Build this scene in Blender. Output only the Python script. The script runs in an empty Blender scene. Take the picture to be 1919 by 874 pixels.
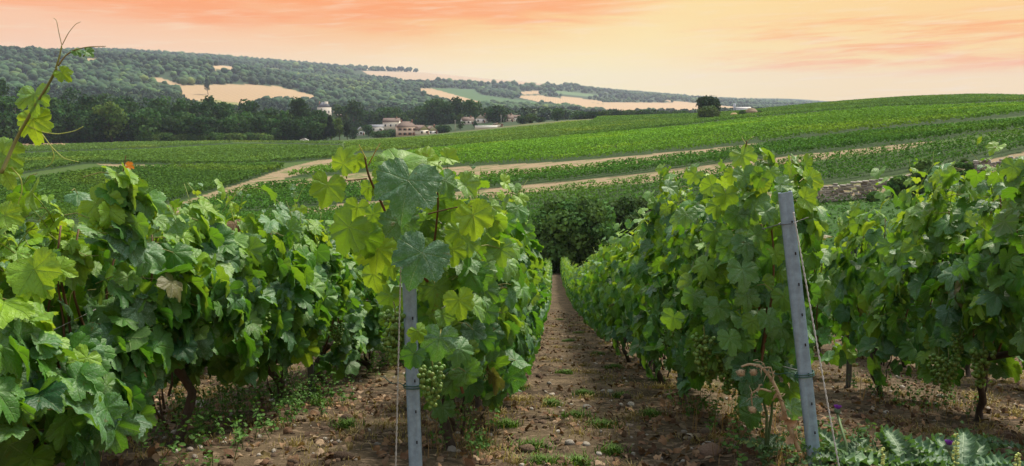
import bpy, math
import numpy as np
from math import radians, sin, cos, pi
R = np.random.default_rng(7)
C = bpy.context.scene.collection
SC = bpy.context.scene

# ------------------------------------------------------------------ camera, sky, sun
YAW, PITCH, F, EYE = radians(3.0), radians(9.2), 1493.0, 1.3
cam = bpy.data.objects.new('camera', bpy.data.cameras.new('camera'))
C.objects.link(cam); SC.camera = cam
cam.location = (0, 0, EYE); cam.rotation_euler = (pi/2 - PITCH, 0, YAW)
cam.data.sensor_width = 36; cam.data.lens = 36*F/1919; cam.data.clip_start = 0.05; cam.data.clip_end = 20000
cam.data.dof.use_dof = True; cam.data.dof.focus_distance = 3.3; cam.data.dof.aperture_fstop = 20
vs = SC.view_settings; vs.view_transform = 'Standard'; vs.look = 'None'; vs.exposure = 0.32; vs.gamma = 1
SC.cycles.max_bounces = 7; SC.cycles.diffuse_bounces = 3; SC.cycles.transmission_bounces = 5
SC.cycles.volume_bounces = 1; SC.cycles.use_denoising = True
SC.cycles.caustics_reflective = False; SC.cycles.caustics_refractive = False
SUN_EL, SUN_AZ = radians(52), radians(35)          # azimuth clockwise from +Y

def node_mat(name, sim=False):
    m = bpy.data.materials.new(name); m.use_nodes = True
    nt = m.node_tree; nt.nodes.clear()
    return m, NT(nt)
class NT:
    def __init__(s, nt): s.t = nt
    def n(s, typ, ins=None, **kw):
        k = s.t.nodes.new(typ)
        for a, v in kw.items(): setattr(k, a, v)
        for i, v in (ins or {}).items():
            if isinstance(v, bpy.types.NodeSocket): s.t.links.new(v, k.inputs[i])
            else: k.inputs[i].default_value = v
        return k
    def m(s, op, a, b=0.0, c=0.0, clamp=False):
        k = s.n('ShaderNodeMath', {0: a, 1: b, 2: c}, operation=op); k.use_clamp = clamp
        return k.outputs[0]
    def mix(s, f, a, b, blend='MIX'):
        k = s.n('ShaderNodeMix', {0: f, 6: a, 7: b}, data_type='RGBA', blend_type=blend)
        return k.outputs[2]
    def ss(s, v, lo, hi):
        k = s.n('ShaderNodeMapRange', {0: v, 1: lo, 2: hi, 3: 0.0, 4: 1.0}, interpolation_type='SMOOTHSTEP'); return k.outputs[0]
    def noise(s, vec, scale, detail=4, rough=.55, dist=0.0):
        return s.n('ShaderNodeTexNoise', {'Vector': vec, 'Scale': scale, 'Detail': detail, 'Roughness': rough, 'Distortion': dist}).outputs[0]
def lin(r, g, b):
    f = lambda c: ((c/255+.055)/1.055)**2.4 if c > 10 else c/255/12.92
    return (f(r), f(g), f(b), 1)

w = bpy.data.worlds.new("World"); SC.world = w; w.use_nodes = True
W = NT(w.node_tree); w.node_tree.nodes.clear()
tc = W.n('ShaderNodeTexCoord').outputs['Generated']
sp = W.n('ShaderNodeSeparateXYZ', {0: tc}).outputs
az = W.m('MULTIPLY', W.m('ARCTAN2', sp[0], sp[1]), 57.2958)      # degrees from +Y, right positive
el = W.m('MULTIPLY', W.m('ARCSINE', sp[2]), 57.2958)
def comb(x, y, z=0.0): return W.n('ShaderNodeCombineXYZ', {0: x, 1: y, 2: z}).outputs[0]
st = comb(W.m('MULTIPLY', az, .045), W.m('ADD', W.m('MULTIPLY', el, .42), W.m('MULTIPLY', az, .012)), 0.0)
st2 = comb(W.m('MULTIPLY', az, .10), W.m('SUBTRACT', W.m('MULTIPLY', el, 1.1), W.m('MULTIPLY', az, .05)), 3.0)
n1 = W.noise(st, 1.6, 6, .55, .6); n2 = W.noise(st2, 1.3, 6, .55, .5)
hor = W.n('ShaderNodeValToRGB', {0: W.ss(az, -38, 32)})
cr = hor.color_ramp; cr.elements[0].color = lin(254, 206, 164); cr.elements[1].color = lin(255, 208, 112)
for p, c in ((.45, lin(255, 228, 162)), (.62, lin(255, 231, 160)), (.8, lin(254, 222, 146))):
    e = cr.elements.new(p); e.color = c
upc = W.n('ShaderNodeValToRGB', {0: W.ss(az, -38, 32)})
cr = upc.color_ramp; cr.elements[0].color = lin(254, 194, 148); cr.elements[1].color = lin(254, 206, 124)
for p, c in ((.3, lin(254, 180, 98)), (.5, lin(254, 204, 122)), (.7, lin(254, 222, 146))):
    e = cr.elements.new(p); e.color = c
base = W.mix(W.ss(W.m('ADD', el, W.m('MULTIPLY', n1, 2.0)), 3.4, 7.0), hor.outputs[0], upc.outputs[0])
# deep orange cloud bank, upper left to centre
fib = W.noise(comb(W.m('MULTIPLY', az, .22), W.m('SUBTRACT', W.m('MULTIPLY', el, 2.6), W.m('MULTIPLY', az, .10)), 7.0), 1.6, 6, .65, .4)
bank = W.m('MULTIPLY', W.ss(W.m('ADD', el, W.m('ADD', W.m('MULTIPLY', n1, 5.0), W.m('MULTIPLY', n2, 1.4))), 8.0, 9.8), W.m('SUBTRACT', 1.0, W.ss(W.m('ADD', az, W.m('MULTIPLY', n2, 9.0)), 4, 15)))
base = W.mix(W.m('MULTIPLY', bank, .8), base, lin(255, 150, 66))
hi = W.m('MULTIPLY', bank, W.ss(W.m('ADD', W.m('MULTIPLY', n2, .5), W.m('MULTIPLY', fib, .5)), .46, .66)); base = W.mix(W.m('MULTIPLY', hi, .6), base, lin(253, 190, 140))
# orange streaks low on the right
rt_ = W.m('MULTIPLY', W.ss(az, 6, 20), W.m('MULTIPLY', W.ss(el, 1.4, 2.6), W.m('SUBTRACT', 1.0, W.ss(el, 4.6, 6.2))))
rs = W.m('MULTIPLY', rt_, W.ss(W.m('ADD', W.m('MULTIPLY', n2, .7), W.m('MULTIPLY', fib, .3)), .40, .66))
base = W.mix(W.m('MULTIPLY', rs, .95), base, lin(255, 152, 40))
# pale wisps everywhere
wv = W.m('MULTIPLY', W.ss(W.noise(st2, 2.6, 5, .5, .3), .5, .75), .4)
base = W.mix(wv, base, lin(254, 226, 190))
sky = W.n('ShaderNodeTexSky', sky_type='NISHITA', sun_disc=False, sun_elevation=SUN_EL, sun_rotation=SUN_AZ, air_density=1.2, dust_density=2.0)
skyc = W.mix(1.0, sky.outputs[0], (.1, .1, .1, 1), 'MULTIPLY')
skyc = W.mix(.6, skyc, (.95, 1.02, 1.06, 1))                      # thin high overcast over the blue
base = W.mix(1.0, base, (.82, .82, .82, 1), 'MULTIPLY'); fin = W.mix(W.ss(el, 11, 28), base, skyc)
fin = W.mix(W.ss(el, -12, -1), (.12, .12, .09, 1), fin)
bg = W.n('ShaderNodeBackground', {0: fin, 1: 1.0})
W.n('ShaderNodeOutputWorld', {0: bg.outputs[0]})
sl = bpy.data.lights.new('sun', 'SUN'); sl.energy = 5.0; sl.angle = radians(12); sl.color = (1, .90, .74)
so = bpy.data.objects.new('sun', sl); C.objects.link(so)
so.rotation_euler = (pi/2 - SUN_EL, 0, pi - SUN_AZ)

# ------------------------------------------------------------------ camera maths (only to find where things stand)
fw = np.array([-sin(YAW)*cos(PITCH), cos(YAW)*cos(PITCH), -sin(PITCH)]); rt = np.array([cos(YAW), sin(YAW), 0.]); up = np.cross(rt, fw)
def ray(px, py): return fw + rt*(px-959.5)/F + up*(437-py)/F
def at(px, py, Y):                                               # point on the pixel's ray at row distance Y
    v = ray(px, py); return np.array([0, 0, EYE]) + v*(Y/v[1])
def project(P):
    q = P - np.array([0, 0, EYE]); d = q@fw
    d = np.where(d < .01, .01, d)
    return 959.5 + F*(q@rt)/d, 437 - F*(q@up)/d
def azel(px, py):
    v = ray(px, py); return math.atan2(v[0], v[1]), v[2]/math.hypot(v[0], v[1])
def sstep(a, b, x):
    t = np.clip((x-a)/(b-a), 0, 1); return t*t*(3-2*t)
# ------------------------------------------------------------------ terrain
LAY = {   # distance: (px, py) outline of the ground at that distance
 60: 'tan', 70: [(0,475),(600,480),(1040,481),(1300,455),(1500,425),(1700,408),(1919,398)],
 85: [(0,430),(300,425),(600,430),(1040,433),(1200,416),(1300,400),(1500,384),(1700,366),(1919,330)],
 92: [(0,425),(300,420),(600,423),(1040,427),(1200,406),(1300,386),(1500,352),(1750,326),(1919,292)],
 118: [(0,400),(300,397),(450,404),(700,387),(900,363),(1100,344),(1300,322),(1450,301),(1650,277),(1919,250)],
 148: [(0,372),(300,370),(500,348),(700,336),(850,324),(1100,303),(1400,279),(1919,232)],
 200: [(0,332),(200,318),(500,315),(640,302),(900,283),(1100,270),(1325,248),(1600,228),(1919,207)],
 300: [(0,292),(300,286),(640,277),(900,260),(1100,243),(1325,229),(1600,206),(1919,191)],
 430: [(0,272),(300,265),(600,265),(760,257),(900,244),(1000,233),(1100,223),(1325,216),(1420,209),(1500,200),(1600,192),(1700,185),(1850,180),(1919,184)],
 520: [(0,272),(300,265),(600,264),(760,256),(900,242),(1000,230),(1100,223),(1325,219),(1500,204),(1600,200),(1919,190)],
 620: [(0,270),(300,264),(600,258),(700,243),(760,238),(900,229),(1000,226),(1100,224),(1325,222),(1500,210),(1600,206),(1919,198)],
 800: [(0,255),(600,248),(760,238),(1000,236),(1200,229),(1500,222),(1919,215)],
 1100: [(0,205),(300,212),(600,228),(900,232),(1200,222),(1500,216),(1919,212)],
 1300: [(0,170),(240,172),(400,193),(600,200),(900,212),(1100,214),(1300,216),(1600,212)],
 1550: [(0,138),(200,146),(400,160),(500,165),(600,182),(800,192),(900,202),(1100,209),(1300,208),(1600,210)],
 1900: [(0,96),(130,104),(250,108),(400,122),(480,134),(600,156),(800,172),(900,190),(1000,197),(1100,203),(1300,204),(1600,206)],
 2400: [(0,112),(200,108),(400,126),(600,148),(700,150),(800,157),(900,172),(1000,181),(1100,190),(1300,198),(1500,203)],
 2900: [(0,108),(200,100),(400,114),(640,134),(700,137),(900,151),(1050,162),(1150,176),(1300,188),(1500,199)],
 3500: [(0,104),(200,98),(400,110),(640,129),(800,136),(910,148),(980,152),(1050,163),(1150,173),(1350,190),(1550,198),(1919,206)],
 4200: [(0,112),(400,120),(910,156),(1050,167),(1150,172),(1350,188),(1450,190),(1550,196),(1919,202)],
 5600: [(0,190),(1200,192),(1350,186),(1450,184),(1520,187),(1580,193),(1919,196)],
 6500: [(0,200),(1919,200)],
}
LR = sorted(LAY); AZG = np.radians(np.linspace(-60, 60, 361)); TAB = []
for r in LR:
    if LAY[r] == 'tan':
        t = np.interp(AZG, [azel(0,480)[0], azel(1300,480)[0], azel(1919,480)[0]], [-.212, -.212, -.19])
    else:
        a, e = zip(*[azel(*q) for q in LAY[r]]); t = np.interp(AZG, a, e)
    k = np.ones(9)/9; t = np.convolve(np.pad(t, 4, 'edge'), k, 'valid'); TAB.append(t)
TAB = np.array(TAB); LLR = np.log(np.array(LR, float))
def vnoise(x, y, seed=0):
    out = np.zeros(np.shape(x))
    rr = np.random.default_rng(seed)
    for i in range(10):
        a = rr.uniform(0, 2*pi); f = rr.uniform(.6, 1.8); ph = rr.uniform(0, 6.28, 2)
        out = out + np.sin(f*(x*cos(a)+y*sin(a))+ph[0]+1.3*np.sin(f*.7*(y*cos(a)-x*sin(a))+ph[1]))
    return out/5
def near_h(y): 
    yy = np.clip(y, 0, 62)-2.6
    s = 1.25+.262*yy-.00107*yy**2
    return np.where(yy < 0, 1.3-.05*np.exp(np.clip(yy, -9, 0)*3.5), s)
def terrain(x, y, bumps=True):
    x = np.asarray(x, float); y = np.asarray(y, float)
    r = np.hypot(x, y)+1e-6; a = np.arctan2(x, y)
    zn = EYE - near_h(y)
    fa = np.clip((np.clip(a, AZG[0], AZG[-1])-AZG[0])/(AZG[1]-AZG[0]), 0, len(AZG)-1.001); ia = fa.astype(int); fa = fa-ia
    lr = np.log(np.clip(r, 60.01, 6490)); j = np.clip(np.searchsorted(LLR, lr)-1, 0, len(LR)-2)
    fr = (lr-LLR[j])/(LLR[j+1]-LLR[j])
    fr2 = fr*.5+sstep(0, 1, fr)*.5
    e = (TAB[j, ia]*(1-fa)+TAB[j, ia+1]*fa)*(1-fr2)+(TAB[j+1, ia]*(1-fa)+TAB[j+1, ia+1]*fa)*fr2
    zf = EYE+r*e
    k = sstep(54, 66, r)
    z = zn*(1-k)+zf*k
    if bumps:
        wn = 1-sstep(40, 60, r)
        z = z+wn*(.016*vnoise(x*2.1, y*2.1, 1)+.010*vnoise(x*7, y*7, 2)+.005*vnoise(x*23, y*23, 3))
        z = z+sstep(90, 300, r)*.25*vnoise(x/40, y/40, 4)
    return z
def inpoly(px, py, poly):
    ins = np.zeros(np.shape(px), bool); n = len(poly)
    for i in range(n):
        x1, y1 = poly[i]; x2, y2 = poly[(i+1) % n]
        c = (y1 > py) != (y2 > py)
        with np.errstate(divide='ignore', invalid='ignore'): xx = (x2-x1)*(py-y1)/((y2-y1) if y2 != y1 else 1e-9)+x1
        ins ^= c & (px < xx)
    return ins
def hit(px, py, r0, r1=6000):                                     # where a pixel's ray meets the terrain past r0
    a, e = azel(px, py); rs = np.exp(np.linspace(math.log(r0), math.log(r1), 4000))
    x, y = rs*sin(a), rs*cos(a); d = terrain(x, y)-(EYE+rs*e)
    i = np.argmax(d > 0) if (d > 0).any() else len(rs)-1
    return np.array([x[i], y[i], terrain(x[i], y[i])])
def ground(px, r):                                                # point on the terrain under column px at distance r
    a = azel(px, 230)[0]; x, y = r*sin(a), r*cos(a); return np.array([x, y, float(terrain(x, y))])

# ------------------------------------------------------------------ mesh helpers
def mesh(name, V, Fs, cols=None, uv=None, smooth=False, mats=(), mi=None):
    """V (n,3); Fs list of int arrays (m,k) - faces of k corners"""
    me = bpy.data.meshes.new(name); V = np.asarray(V, np.float32)
    Fs = [np.asarray(f, np.int32) for f in Fs if len(f)]
    li = np.concatenate([f.ravel() for f in Fs]); sz = np.concatenate([np.full(len(f), f.shape[1], np.int32) for f in Fs])
    me.vertices.add(len(V)); me.vertices.foreach_set('co', V.ravel())
    me.loops.add(len(li)); me.loops.foreach_set('vertex_index', li)
    me.polygons.add(len(sz)); me.polygons.foreach_set('loop_start', np.concatenate([[0], np.cumsum(sz)[:-1]]).astype(np.int32))
    me.update(calc_edges=True)
    if smooth: me.polygons.foreach_set('use_smooth', np.ones(len(sz), bool))
    if cols is not None:
        a = me.color_attributes.new('Col', 'FLOAT_COLOR', 'POINT'); a.data.foreach_set('color', np.asarray(cols, np.float32).ravel())
    if uv is not None:
        u = me.uv_layers.new(name='UVMap'); u.data.foreach_set('uv', np.asarray(uv, np.float32)[li].ravel())
    for m in mats: me.materials.append(m)
    if mi is not None: me.polygons.foreach_set('material_index', np.asarray(mi, np.int32))
    me.validate(); return me
def put(name, me, parent=None, loc=None, rz=0, **props):
    o = bpy.data.objects.new(name, me); C.objects.link(o)
    if parent: o.parent = parent
    if loc is not None: o.location = [float(v) for v in loc]
    o.rotation_euler[2] = rz
    for k, v in props.items(): o[k] = v
    return o
def empty(name, loc, label, cat, group=None, rz=0):
    o = put(name, None, None, loc, rz, label=label, category=cat)
    if group: o['group'] = group
    return o
class MB:
    """collects raw pieces into one mesh"""
    def __init__(s): s.V = []; s.F = {}; s.n = 0; s.cl = []; s.M = {}
    def add(s, V, Fs, mi=0, col=(1, 1, 1, 1)):
        V = np.asarray(V, float)
        s.V.append(V); s.cl.append(np.tile(np.array(col, float), (len(V), 1)) if np.ndim(col) == 1 else np.asarray(col))
        for f in Fs:
            f = np.asarray(f)
            if len(f): s.F.setdefault(f.shape[1], []).append(f+s.n); s.M.setdefault(f.shape[1], []).append(np.full(len(f), mi))
        s.n += len(V); return s
    def box(s, c, size, rz=0, mi=0, col=(1, 1, 1, 1), ax=None):
        h = np.array(size)/2; V = np.array([(x, y, z) for z in (-1, 1) for y in (-1, 1) for x in (-1, 1)])*h
        if rz: V = V@np.array([[cos(rz), sin(rz), 0], [-sin(rz), cos(rz), 0], [0, 0, 1]])
        if ax is not None: V = V@np.asarray(ax)
        return s.add(V+np.array(c), [[(0,2,3,1),(4,5,7,6),(0,1,5,4),(2,6,7,3),(0,4,6,2),(1,3,7,5)]], mi, col)
    def tube(s, P, rad, k=6, mi=0, col=(1, 1, 1, 1), cap=True):
        V, Fq = tube(P, rad, k); s.add(V, [Fq], mi, col)
        if cap:
            n = len(V); s.F.setdefault(k, []).append(np.array([list(range(k))[::-1], list(range(n-k, n))])+s.n-n); s.M.setdefault(k, []).append(np.full(2, mi))
        return s
    def build(s, name, mats, parent=None, smooth=False, loc=None, uv=None, **props):
        ks = sorted(s.F); me = mesh(name, np.concatenate(s.V), [np.concatenate(s.F[k]) for k in ks], np.concatenate(s.cl), uv, smooth,
                                    mats if isinstance(mats, (list, tuple)) else [mats], np.concatenate([np.concatenate(s.M[k]) for k in ks]))
        return put(name, me, parent, loc, **props)
def tube(P, rad, k=6):
    P = np.asarray(P, float); n = len(P); rad = np.broadcast_to(rad, n)
    T = np.gradient(P, axis=0); T /= np.linalg.norm(T, axis=1)[:, None]+1e-9
    ref = np.array([0.31, .2, .93]) if abs(T.mean(0)[2]) < .8 else np.array([1, .2, .1])
    A = np.cross(T, ref); A /= np.linalg.norm(A, axis=1)[:, None]+1e-9; B = np.cross(T, A)
    th = np.arange(k)*2*pi/k
    V = P[:, None]+rad[:, None, None]*(A[:, None]*np.cos(th)[None, :, None]+B[:, None]*np.sin(th)[None, :, None])
    i = np.arange(n-1)[:, None]*k; j = np.arange(k)[None]; j2 = (j+1) % k
    return V.reshape(-1, 3), np.stack([i+j, i+j2, i+k+j2, i+k+j], -1).reshape(-1, 4)
def ico(level=1):
    import bmesh
    b = bmesh.new(); bmesh.ops.create_icosphere(b, subdivisions=level, radius=1)
    V = np.array([v.co[:] for v in b.verts]); Fc = np.array([[v.index for v in f.verts] for f in b.faces]); b.free(); return V, Fc
ICO1, ICO2, ICO3 = ico(1), ico(2), ico(3)
def norm(v): return v/(np.linalg.norm(v, axis=-1, keepdims=True)+1e-9)
def instance(tpls, pos, tip, nor, size, cols, pick=None):
    """scatter templates (V, [faces]) by numpy -> V, faces, cols, uv"""
    n = len(pos); pick = R.integers(0, len(tpls), n) if pick is None else pick
    Z = norm(np.asarray(nor, float)); Y = np.asarray(tip, float); Y = norm(Y-(Y*Z).sum(-1, keepdims=True)*Z); X = np.cross(Y, Z)
    Vs, Fo, Co, Uo, off = [], {}, [], [], 0
    size = np.broadcast_to(size, n)
    for t, (tv, tf) in enumerate(tpls):
        ix = np.nonzero(pick == t)[0]
        if not len(ix): continue
        s = size[ix][:, None, None]
        V = pos[ix][:, None]+s*(tv[None, :, 0:1]*X[ix][:, None]+tv[None, :, 1:2]*Y[ix][:, None]+tv[None, :, 2:3]*Z[ix][:, None])
        m = len(tv); Vs.append(V.reshape(-1, 3)); Co.append(np.repeat(cols[ix], m, 0)); Uo.append(np.tile(tv[:, :2], (len(ix), 1)))
        for f in tf:
            ff = (f[None]+(off+np.arange(len(ix))*m)[:, None, None]).reshape(-1, f.shape[1]); Fo.setdefault(f.shape[1], []).append(ff)
        off += m*len(ix)
    return np.concatenate(Vs), [np.concatenate(Fo[k]) for k in sorted(Fo)], np.concatenate(Co), np.concatenate(Uo)

# ------------------------------------------------------------------ materials
def geo(N): return N.n('ShaderNodeNewGeometry').outputs
def out(N, sh): N.n('ShaderNodeOutputMaterial', {0: sh})
def plain(name, col, rough=.8, var=.25, scale=6.0, metal=0.0, bump=.3, bscale=None, trans=0.0):
    m, N = node_mat(name); P = N.n('ShaderNodeTexCoord').outputs['Object']
    f = N.noise(P, scale, 5, .6); c = N.mix(f, tuple(v*(1-var) for v in col)+(1,), tuple(min(1, v*(1+var)) for v in col)+(1,))
    b = N.n('ShaderNodeBump', {'Height': N.noise(P, bscale or scale*3, 5, .65), 'Strength': bump, 'Distance': .01})
    p = N.n('ShaderNodeBsdfPrincipled', {'Base Color': c, 'Roughness': rough, 'Metallic': metal, 'Normal': b.outputs[0]})
    out(N, p.outputs[0]); return m
def attr_mat(name, rough=.9, trans=.0, var=.25, scale=3.0, spec=.3, bump=.0, mul=1.0):
    """base colour from the mesh's own 'Col', with noise on top"""
    m, N = node_mat(name); P = N.n('ShaderNodeTexCoord').outputs['Object']
    c = N.n('ShaderNodeAttribute', attribute_name='Col').outputs[0]
    c = N.mix(1.0, c, N.mix(N.noise(P, scale, 4, .6), (mul*(1-var),)*3+(1,), (mul*(1+var),)*3+(1,)), 'MULTIPLY')
    ins = {'Base Color': c, 'Roughness': rough, 'Specular IOR Level': spec}
    if bump: ins['Normal'] = N.n('ShaderNodeBump', {'Height': N.noise(P, scale*4, 5, .7), 'Strength': bump, 'Distance': .05}).outputs[0]
    p = N.n('ShaderNodeBsdfPrincipled', ins).outputs[0]
    if trans:
        t = N.n('ShaderNodeBsdfTranslucent', {0: N.mix(1.0, c, (1.5, 1.5, .6, 1), 'MULTIPLY')}).outputs[0]
        p = N.n('ShaderNodeMixShader', {0: trans, 1: p, 2: t}).outputs[0]
    out(N, p); return m
def leaf_material():
    """vine leaf: Col = (dark..blue-green variation, youth, spray dust, dryness)"""
    m, N = node_mat('vine_leaf'); g = geo(N); at_ = N.n('ShaderNodeAttribute', attribute_name='Col')
    s = N.n('ShaderNodeSeparateColor', {0: at_.outputs[0]}).outputs; vr, yg, du = s[0], s[1], s[2]; dry = at_.outputs['Alpha']
    P = N.n('ShaderNodeTexCoord').outputs['Object']
    u = N.n('ShaderNodeSeparateXYZ', {0: N.n('ShaderNodeUVMap').outputs[0]}).outputs
    r = N.m('SQRT', N.m('ADD', N.m('MULTIPLY', u[0], u[0]), N.m('MULTIPLY', u[1], u[1])))
    a = N.m('ABSOLUTE', N.m('ARCTAN2', u[0], u[1]))
    da = N.m('MINIMUM', a, N.m('MINIMUM', N.m('ABSOLUTE', N.m('SUBTRACT', a, .85)), N.m('ABSOLUTE', N.m('SUBTRACT', a, 1.75))))
    q = N.m('MULTIPLY', r, N.m('SINE', da)); p_ = N.m('MULTIPLY', r, N.m('COSINE', da))
    q = N.m('ABSOLUTE', N.m('ADD', q, N.m('MULTIPLY', N.m('SUBTRACT', N.noise(P, 34, 2), .5), .07))); v1 = N.m('SUBTRACT', 1.0, N.ss(q, .003, .020))
    fr = N.m('ABSOLUTE', N.m('SUBTRACT', N.m('FRACT', N.m('MULTIPLY', N.m('SUBTRACT', p_, q), 6.5)), .5))
    v2 = N.m('MULTIPLY', N.m('SUBTRACT', 1.0, N.ss(fr, .01, .08)), .40)
    vein = N.m('MAXIMUM', v1, v2)
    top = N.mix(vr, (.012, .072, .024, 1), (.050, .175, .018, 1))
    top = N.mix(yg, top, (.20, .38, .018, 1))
    top = N.mix(N.m('MULTIPLY', N.ss(N.noise(P, 42, 5, .75), .35, .65), .7), top, N.mix(1., top, (1.5, 1.4, .8, 1), 'MULTIPLY'))
    top = N.mix(N.m('MULTIPLY', vein, .30), top, (.22, .36, .10, 1))
    speck = N.m('MULTIPLY', N.ss(N.noise(P, 230, 3, .85), .40, .62), N.ss(N.noise(P, 24, 5, .75), .38, .58))
    top = N.mix(N.m('MULTIPLY', du, N.m('ADD', .10, N.m('MULTIPLY', speck, .8))), top, (.30, .48, .36, 1))
    bot = N.mix(1.0, N.mix(.55, top, (.13, .21, .075, 1)), (1.1, 1.1, 1.0, 1), 'MULTIPLY')
    bot = N.mix(N.m('MULTIPLY', vein, .45), bot, (.30, .40, .17, 1))
    col = N.mix(g['Backfacing'], top, bot)
    spot = N.m('MULTIPLY', N.ss(N.noise(P, 31, 3, .6), .66, .72), .6)
    col = N.mix(spot, col, (.16, .11, .03, 1))
    col = N.mix(dry, col, N.mix(N.noise(P, 60, 4), (.10, .05, .02, 1), (.30, .17, .07, 1)))
    hgt = N.m('ADD', N.m('MULTIPLY', vein, -.8), N.m('MULTIPLY', N.noise(P, 180, 3), .9))
    b = N.n('ShaderNodeBump', {'Height': hgt, 'Strength': .8, 'Distance': .003}).outputs[0]
    pr = N.n('ShaderNodeBsdfPrincipled', {'Base Color': col, 'Roughness': .44, 'Specular IOR Level': .42, 'Normal': b}).outputs[0]
    tcol = N.mix(yg, N.mix(vr, (.06, .22, .010, 1), (.17, .40, .012, 1)), (.46, .62, .03, 1))
    tcol = N.mix(N.m('MULTIPLY', vein, .5), tcol, N.mix(.5, tcol, (.35, .45, .12, 1)))
    tcol = N.mix(dry, tcol, (.12, .06, .02, 1))
    tr = N.n('ShaderNodeBsdfTranslucent', {0: tcol, 1: b}).outputs[0]
    out(N, N.n('ShaderNodeMixShader', {0: .36, 1: pr, 2: tr}).outputs[0]); return m
LEAF = leaf_material()
M_BARK = plain('bark', (.055, .040, .030), .95, .5, 30, bump=.9)
M_CANE = attr_mat('cane', .6, var=.3, scale=40)
M_FOL = attr_mat('tree_leaves', .85, trans=.22, var=.3, scale=.5, spec=.1)
M_FAR = attr_mat('far_forest', .9, trans=0, var=.5, scale=.35, bump=1.0)
M_VINES = attr_mat('vine_rows_leaves', .95, trans=.2, var=.3, scale=.3, spec=.05)
M_STEEL, N_ = node_mat('galvanised_steel')
P_ = N_.n('ShaderNodeTexCoord').outputs['Object']
c_ = N_.mix(N_.ss(N_.noise(P_, 38, 5, .7), .3, .75), (.19, .27, .35, 1), (.27, .39, .50, 1))
c_ = N_.mix(N_.m('MULTIPLY', N_.ss(N_.noise(N_.n('ShaderNodeMapping', {0: P_, 3: (60, 60, 3)}).outputs[0], 1, 5, .6), .5, .75), .45), c_, (.20, .22, .22, 1))
out(N_, N_.n('ShaderNodeBsdfPrincipled', {'Base Color': c_, 'Metallic': .0, 'Roughness': .5,
    'Normal': N_.n('ShaderNodeBump', {'Height': N_.noise(P_, 160, 3), 'Strength': .25, 'Distance': .001}).outputs[0]}).outputs[0])
M_DARKSTEEL = plain('old_steel', (.10, .11, .11), .6, .4, 20, metal=.3)
M_WIRE = plain('zinc_wire', (.46, .46, .44), .5, .3, 60, metal=.3)
M_HOLE = plain('punched_hole', (.02, .02, .02), .9)
M_TIE = plain('green_tie', (.02, .09, .07), .4, .4, 90)
M_BERRY, N_ = node_mat('grape_skin')
a_ = N_.n('ShaderNodeAttribute', attribute_name='Col').outputs[0]
out(N_, N_.n('ShaderNodeBsdfPrincipled', {'Base Color': a_, 'Roughness': .5, 'Subsurface Weight': .25, 'Subsurface Radius': (.006, .008, .002), 'Subsurface Scale': 1.0,
    'Specular IOR Level': .4}).outputs[0])

# ------------------------------------------------------------------ terrain mesh
DIRT = np.array((.25, .19, .115)); VERGE = np.array((.050, .092, .018)); SOIL = np.array((.085, .058, .030)); MEADOW = np.array((.035, .090, .018)); GOLD = np.array((.36, .255, .15)); VSOIL = np.array((.030, .060, .016))
BLOCKS = {  # vine blocks across the valley: outline on the ground, range of distance, row step, direction of the rows (deg)
 'lower': ([(380,408),(450,406),(700,390),(900,369),(1100,350),(1300,328),(1450,307),(1650,282),(1919,250),(2100,236),(2100,262),(1919,286),(1750,318),(1560,345),(1450,356),(1300,388),(1180,412),(1000,430),(930,434),(860,470),(380,480)], 68, 200),
 'middle': ([(322,398),(446,359),(494,347),(597,344),(677,345),(873,331),(1060,317),(1300,292),(1450,272),(1650,250),(1919,229),(2100,215),(2100,228),(1919,244),(1700,270),(1450,296),(1300,314),(1100,337),(896,356),(675,379),(529,396),(362,409)], 95, 260),
 'upper': ([(508,337),(560,323),(640,308),(740,293),(780,284),(1000,264),(1300,238),(1400,226),(1650,205),(2100,190),(2100,205),(1919,217),(1600,249),(1450,266),(1300,282),(1060,303),(860,313),(677,323),(600,331)], 130, 420),
 'crest': ([(1060,260),(1300,235),(1400,223),(1650,202),(2100,187),(2100,160),(1700,160),(1500,190),(1300,205),(1130,215)], 200, 500),
 'left': ([(-200,375),(40,341),(180,319),(300,315),(520,310),(542,313),(450,345),(315,384),(200,430),(-200,470)], 95, 290),
 'leftfar': ([(-200,355),(20,330),(165,307),(350,311),(480,309),(620,299),(645,290),(640,277),(450,273),(270,284),(50,292),(-200,310)], 150, 420),
 'leftedge': ([(-200,300),(50,287),(270,280),(450,269),(640,272),(640,267),(450,266),(250,268),(0,277),(-200,280)], 200, 470),
 'village': ([(650,289),(645,268),(700,264),(800,258),(900,248),(1000,238),(1060,230),(1300,222),(1300,234),(1060,259),(780,282)], 200, 500),
}
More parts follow.
